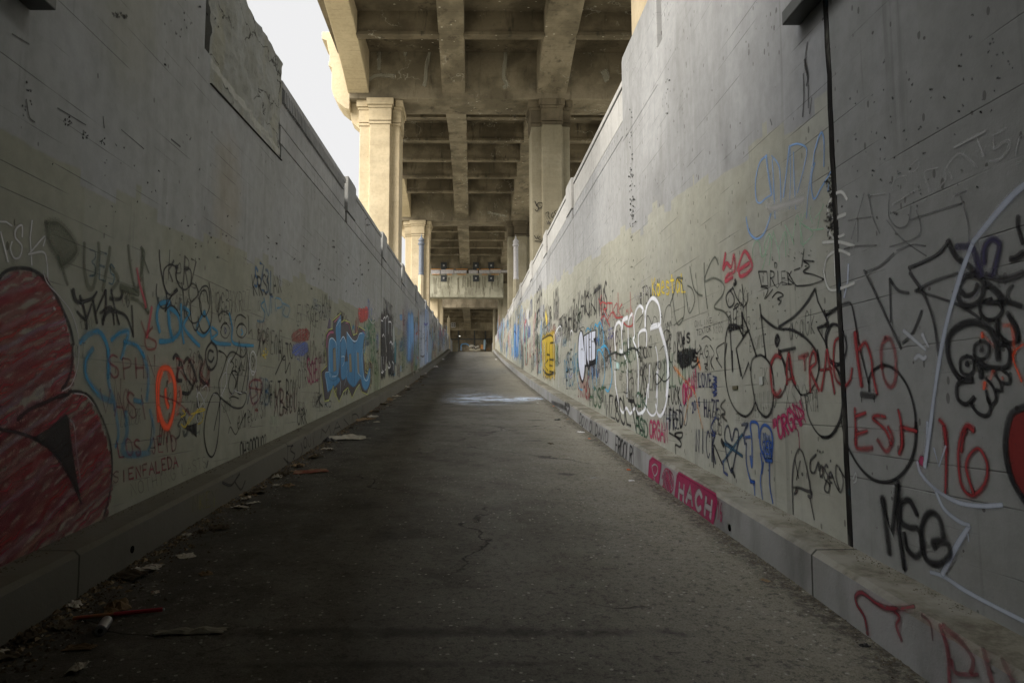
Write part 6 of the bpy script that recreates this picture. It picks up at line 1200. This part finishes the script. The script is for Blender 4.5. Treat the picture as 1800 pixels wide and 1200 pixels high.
# ================================================================ PALE ROAD PATCH AND DRAIN HOLES
def pale_patch():  # bluish white patch laid over the road, widening away from the right kerb
    m = NT('pale bluish road patch'); at = m.t.nodes.new('ShaderNodeAttribute'); at.attribute_name = 'paint'
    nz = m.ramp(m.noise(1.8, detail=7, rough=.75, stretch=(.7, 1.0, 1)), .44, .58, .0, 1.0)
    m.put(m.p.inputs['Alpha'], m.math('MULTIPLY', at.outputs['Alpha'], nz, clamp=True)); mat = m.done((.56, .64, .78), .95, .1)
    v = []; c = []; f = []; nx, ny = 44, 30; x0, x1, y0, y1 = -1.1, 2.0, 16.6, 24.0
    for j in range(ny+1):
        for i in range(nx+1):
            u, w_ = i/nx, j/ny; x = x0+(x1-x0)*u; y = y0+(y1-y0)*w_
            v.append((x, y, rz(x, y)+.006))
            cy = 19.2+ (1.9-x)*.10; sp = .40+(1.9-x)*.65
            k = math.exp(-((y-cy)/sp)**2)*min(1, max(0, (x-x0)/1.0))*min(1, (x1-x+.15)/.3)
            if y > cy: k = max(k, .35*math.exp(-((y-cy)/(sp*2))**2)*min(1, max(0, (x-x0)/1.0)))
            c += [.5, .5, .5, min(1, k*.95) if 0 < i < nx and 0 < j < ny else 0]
    for j in range(ny):
        for i in range(nx): k = j*(nx+1)+i; f.append((k, k+1, k+nx+2, k+nx+1))
    me = bpy.data.meshes.new('pale_patch'); me.from_pydata(v, [], f); ca = me.color_attributes.new('paint', 'FLOAT_COLOR', 'POINT'); ca.data.foreach_set('color', c)
    me.materials.append(mat); o = bpy.data.objects.new('pale_patch', me); C.objects.link(o)
    return tag(o, 'pale bluish white patch across the road from the right kerb', 'pale_patch', kind='stuff')
pale_patch()
mat_hole = simple('black hole', (.006, .006, .006), 1, spec=0)
def hole(surf, px, py, r):
    X = KL if surf == 'l' else KR; y, z = on_x(px, py, X); sg = 1 if surf == 'l' else -1
    m = MB(); n0 = 16; pts = [(y+r*math.cos(6.283*i/n0)*1.0, z+r*1.15*math.sin(6.283*i/n0)) for i in range(n0)]
    a, b = sorted((X+sg*.006, X-sg*.02)); m.prism(pts, a, b); o = m.build('drain_hole', mat_hole, kerb_l if surf == 'l' else kerb_r); return o
hole('l', 232, 965, .022); hole('r', 1283, 927, .024)

# ================================================================ LITTER
mat_paper = simple('dirty white paper', (.42, .40, .34), .9, 0, .35, 14); mat_card = simple('soiled brown cardboard', (.24, .17, .10), .95, 0, .4, 10); mat_redcard = simple('faded red cardboard', (.20, .065, .045), .9, 0, c2=(.22, .17, .11), sc=7)
mat_bag = simple('black plastic', (.015, .015, .016), .4); mat_white = simple('white plastic', (.62, .62, .62), .5, 0, .2); mat_org = simple('orange plastic', (.55, .13, .03), .5); mat_leaf = simple('dry dark debris', (.07, .055, .035), .95, 0, .5, 20)
mat_blue = simple('blue plastic', (.03, .09, .3), .45); mat_can = simple('grey aluminium', (.30, .30, .31), .4, .8, .3, 20)
def crumple(px, py, lx, ly, h, mat, label, cat, name, seed, rot=0, flat=.5, grp=None, dz=0, n=14, dx=0):
    """an irregular creased sheet lying on the road, with thickness"""
    q = random.Random(seed); P = on_road(px, py, dz); root_z = P.z
    me = bpy.data.meshes.new(name); bm = bmesh.new(); vs_ = {}
    sv_ = Vector((seed*1.7, seed*.3, 0)); ca, sa = math.cos(rot), math.sin(rot)
    for s in (0, 1):
        for j in range(n+1):
            for i in range(n+1):
                u, w_ = i/n*2-1, j/n*2-1
                e = 1+.22*noise.noise(Vector((u*1.3, w_*1.3, seed)))+.12*noise.noise(Vector((u*5, w_*5, seed+3)))
                x, y = u*lx/2*e, w_*ly/2*e
                rid = abs(noise.noise(Vector((u*1.6, w_*1.6, seed*2.1))))*1.3+.5*abs(noise.noise(Vector((u*4, w_*4, seed))))
                z = h*(flat*.3+rid)*(1-.6*max(abs(u), abs(w_))**3)
                X_, Y_ = x*ca-y*sa, x*sa+y*ca
                vs_[s, i, j] = bm.verts.new((X_, Y_, z+.004-(0.003 if s else 0)+(road_z(P.y+Y_)-road_z(P.y))))
    for j in range(n):
        for i in range(n):
            bm.faces.new([vs_[0, i, j], vs_[0, i+1, j], vs_[0, i+1, j+1], vs_[0, i, j+1]]); bm.faces.new([vs_[1, i, j], vs_[1, i, j+1], vs_[1, i+1, j+1], vs_[1, i+1, j]])
    for i in range(n):
        bm.faces.new([vs_[0, i, 0], vs_[1, i, 0], vs_[1, i+1, 0], vs_[0, i+1, 0]]); bm.faces.new([vs_[0, i, n], vs_[0, i+1, n], vs_[1, i+1, n], vs_[1, i, n]])
        bm.faces.new([vs_[0, 0, i], vs_[0, 0, i+1], vs_[1, 0, i+1], vs_[1, 0, i]]); bm.faces.new([vs_[0, n, i], vs_[1, n, i], vs_[1, n, i+1], vs_[0, n, i+1]])
    bm.to_mesh(me); bm.free(); me.materials.append(mat)
    o = bpy.data.objects.new(name, me); C.objects.link(o); o.location = (P.x+dx, P.y, root_z); return tag(o, label, cat, grp)
crumple(610, 771, .62, .40, .07, mat_paper, 'large flattened dirty white paper sack lying by the left kerb', 'paper sack', 'paper_sack', 3, .3, .3)
crumple(578, 776, .20, .22, .07, mat_bag, 'crumpled black plastic bag tucked behind the white paper sack', 'plastic bag', 'plastic_bag', 4, .2)
crumple(545, 829, .42, .22, .03, mat_redcard, 'flat red and brown cardboard piece near the left kerb', 'cardboard', 'cardboard_piece', 5, .4, .2)
crumple(524, 819, .16, .10, .03, mat_card, 'small brown carton scrap just behind the red cardboard', 'cardboard', 'cardboard_piece', 6, .2)
crumple(487, 840, .10, .08, .04, mat_paper, 'crumpled pale paper ball between kerb and red cardboard', 'paper', 'crumpled_paper', 7)
crumple(485, 853, .07, .05, .015, mat_paper, 'thin white paper strip on the road before the red cardboard', 'paper', 'crumpled_paper', 8)
crumple(455, 861, .12, .06, .02, mat_leaf, 'dark flattened wrapper against the left kerb', 'wrapper', 'wrapper', 9)
crumple(385, 930, .16, .10, .035, mat_leaf, 'dark rag with reddish edge lying on the dim road, left of centre', 'rag', 'rag', 10, .3)
crumple(640, 738, .50, .22, .05, mat_card, 'brown cardboard heap by the left kerb beyond the white sack', 'cardboard', 'cardboard_piece', 11, .9)
crumple(655, 733, .22, .14, .05, mat_paper, 'pale torn paper on top end of the brown cardboard heap', 'paper', 'crumpled_paper', 12, .3)
crumple(575, 789, .16, .10, .02, mat_paper, 'small cream scrap in front of the black plastic bag', 'paper', 'crumpled_paper', 13)
i = 20
for (px, py, s, mt, lab) in ((683, 703, .35, mat_card, 'tan cardboard strips beside the left kerb'), (697, 697, .25, mat_paper, 'pale crushed cup left of the road centre'), (710, 681, .35, mat_paper, 'long pale rolled paper near the left kerb'), (720, 671, .16, mat_white, 'small white cup lying at the left kerb'), (737, 663, .45, mat_leaf, 'dark pile of dry leaves at the left kerb'), (745, 657, .3, mat_paper, 'light paper clump at the end of the dark leaf pile'),
        (748, 653, .3, mat_bag, 'black sack at the left kerb beyond the paper clump'), (766, 645, .3, mat_white, 'white scrap on the road beyond the litter pile'), (768, 633, .45, mat_blue, 'blue and white plastic packet far up the left kerb'), (778, 632, .35, mat_white, 'white bottle next to the blue packet'), (782, 625, .4, mat_leaf, 'dark clump near the crest at the left kerb'), (662, 742, .12, mat_paper, 'tiny white scrap beside the brown cardboard heap')):
    i += 1; crumple(px, py, s, s*.6, s*.22, mt, lab, 'litter', 'litter_piece', i, rg.uniform(0, 3), .5, 'litter along the left kerb')
for (px, py, s, mt, lab) in ((980, 738, .16, mat_bag, 'black and white crushed carton on the road by the right kerb'), (1021, 760, .12, mat_white, 'white crushed cup with red print near the right kerb'), (985, 722, .05, mat_white, 'small white lid at the right kerb'), (973, 714, .05, mat_org, 'orange bottle cap at the foot of the right kerb'), (1036, 771, .05, mat_org, 'orange scrap in front of the white cup'),
        (1105, 826, .06, mat_org, 'orange red wrapper at the kerb before the magenta panel'), (1043, 840, .06, mat_white, 'white paper scrap on open road'), (1110, 845, .06, mat_white, 'flat white scrap nearest the magenta panel'), (998, 737, .07, mat_card, 'tan wooden chip beside the crushed carton'), (945, 708, .05, mat_white, 'white speck of litter next to the pale bluish patch'), (1345, 1021, .06, mat_card, 'small tan chip on the near road by the right kerb'),
        (1150, 876, .05, mat_paper, 'pale pebble at the foot of the magenta kerb'), (1520, 1135, .05, mat_bag, 'black bottle lid at the near right kerb'), (968, 780, .10, mat_leaf, 'thin dark twig lying on the road'), (872, 632, .3, mat_white, 'white scrap near the crest'), (898, 647, .2, mat_bag, 'small black scrap up the right side')):
    i += 1; crumple(px, py, s, s*.6, s*.25, mt, lab, 'litter', 'litter_piece', i, rg.uniform(0, 3), .5, 'litter along the right kerb', n=8)
crumple(335, 1112, .34, .06, .03, mat_paper, 'long flattened crumpled grey paper strip on the near road', 'paper', 'crumpled_paper', 71, .10, .3)
crumple(140, 1140, .14, .05, .02, mat_card, 'pale brown wood splinter below the spray can', 'wood', 'wood_splinter', 72, .1)
for k, (mt, lab, n_, s0, s1, sx) in enumerate(((mat_paper, 'small pale paper scrap in the litter along the left kerb', 20, .05, .16, .22), (mat_leaf, 'dark leaf clump in the litter along the left kerb', 26, .08, .25, .16), (mat_card, 'small brown cardboard scrap in the litter along the left kerb', 12, .06, .2, .2))):
    q = random.Random(60+k); protos = []
    for j in range(n_):
        y = 3.2*math.exp(q.random()*2.3); x = KL+.04+abs(q.gauss(0, sx)); s = q.uniform(s0, s1)
        if j < 4:
            o = crumple(700, 700, .2, .13, .05, mt, lab, 'litter', ('paper_scrap', 'leaf_clump', 'cardboard_scrap')[k], 80+10*k+j, 0, .5, 'unsorted litter along the left kerb', n=8); protos.append(o)
        else: o = protos[j % 4].copy(); C.objects.link(o)
        o.location = (x, y, road_z(y)+.004); o.scale = (s/.2,)*3; o.rotation_euler = (math.atan(.08), 0, q.uniform(0, 6.28))
# red and yellow spray marked stick, can
a = on_road(128, 1092); b = on_road(286, 1076)
st_root = empty('painted_stick', tuple(a), 'straight stick painted red and yellow lying at the near left kerb', 'stick')
mm = (a*.55+b*.45)
MB().tube((a.x, a.y, a.z+.018), (mm.x, mm.y, mm.z+.018), .011, 8).build('lower_half', simple('worn yellow brown paint', (.30, .20, .08), .7, c2=(.35, .07, .04), sc=12), st_root)
MB().tube((mm.x, mm.y, mm.z+.018), (b.x, b.y, b.z+.018), .0115, 8).build('upper_half', simple('red painted wood', (.38, .03, .05), .6), st_root)
MB().tube((b.x, b.y, b.z+.018), (b.x+.008, b.y, b.z+.018), .008, 8).build('tip', mat_white, st_root)
p = on_road(176, 1118); cn = empty('spray_can', tuple(p), 'crushed grey spray can lying on its side with base towards the camera', 'spray can')
ax = Vector((-.25, .95, .08)).normalized(); c0 = p+Vector((0, 0, .03))
MB().tube(c0, c0+ax*.13, .028, 20).build('can_body', mat_can, cn, smooth=False)
MB().tube(c0-ax*.004, c0, .024, 20).build('can_base', mat_ppale, cn); MB().tube(c0-ax*.006, c0-ax*.004, .013, 16).build('can_dimple', mat_dark, cn)
MB().tube(c0+ax*.13, c0+ax*.155, .012, 12).build('nozzle', mat_white, cn)
mat_grit = simple('brown grit', (.16, .14, .10), .95, c2=(.05, .042, .03), sc=60)
# loose grit and leaves banked against the kerbs and scattered over the road
def grit(name, gen, n, mat, label, seed, smin, smax):
    q = random.Random(seed); m = MB()
    for _ in range(n):
        x, y, z = gen(q); s = q.uniform(smin, smax); k = len(m.v)
        a0 = q.uniform(0, 6.28); hh = s*q.uniform(.2, .7)
        for t_ in range(4): ang = a0+t_*1.57+q.uniform(-.5, .5); m.v.append((x+s*math.cos(ang)*q.uniform(.5, 1.2), y+s*math.sin(ang)*q.uniform(.5, 1.2), z-.002))
        m.v.append((x+q.uniform(-.3, .3)*s, y+q.uniform(-.3, .3)*s, z+hh))
        m.f += [(k, k+1, k+4), (k+1, k+2, k+4), (k+2, k+3, k+4), (k+3, k, k+4)]
    o = m.build(name, mat); return tag(o, label, name.replace('_', ' '), kind='stuff')
def yy_(q): return 2.2*math.exp(q.random()*3.0)
def gl(q): y = yy_(q); x = KL+abs(q.gauss(0, .16)); return x, y, rz(x, y)
def gr(q): y = yy_(q); x = KR-abs(q.gauss(0, .07)); return x, y, rz(x, y)
def gk(q): y = yy_(q)+1; x = XR-.01-abs(q.gauss(0, .05)); return x, y, road_z(y)+KH
def gk2(q): y = yy_(q)+1; x = XL+.01+abs(q.gauss(0, .05)); return x, y, road_z(y)+KH
def go(q): y = yy_(q); x = q.uniform(KL, KR); return x, y, rz(x, y)
grit('leaf_litter', gl, 4200, mat_leaf, 'dark dry debris banked along the foot of the left kerb', 1, .006, .022)
grit('dry_leaves', lambda q: (lambda y: (KL+abs(q.gauss(0, .10)), y, rz(KL+.1, y)))(2.5*math.exp(q.random()*3.1)), 1100, simple('dry tan leaf', (.22, .17, .10), .9, c2=(.09, .065, .04), sc=30), 'dry tan leaves and scraps in a line along the left kerb', 7, .010, .035)
grit('gravel', gr, 4200, mat_grit, 'brown grit banked along the foot of the right kerb', 2, .004, .012)
grit('kerb_dirt', gk, 1500, mat_grit, 'loose soil lying on top of the right kerb', 3, .003, .009)
grit('kerb_grime', gk2, 900, mat_leaf, 'dark grime lying on top of the left kerb', 4, .004, .013)
grit('stone_chips', go, 1500, simple('pale stone chip', (.33, .32, .28), .9), 'pale stone chips strewn over the whole road', 5, .002, .0055)
grit('glass_bits', lambda q: (lambda y: (KL+.1+abs(q.gauss(0, .3)), y, rz(KL+.3, y)))(yy_(q)), 160, mat_paper, 'tiny pale paper flecks scattered near the left kerb', 6, .006, .016)
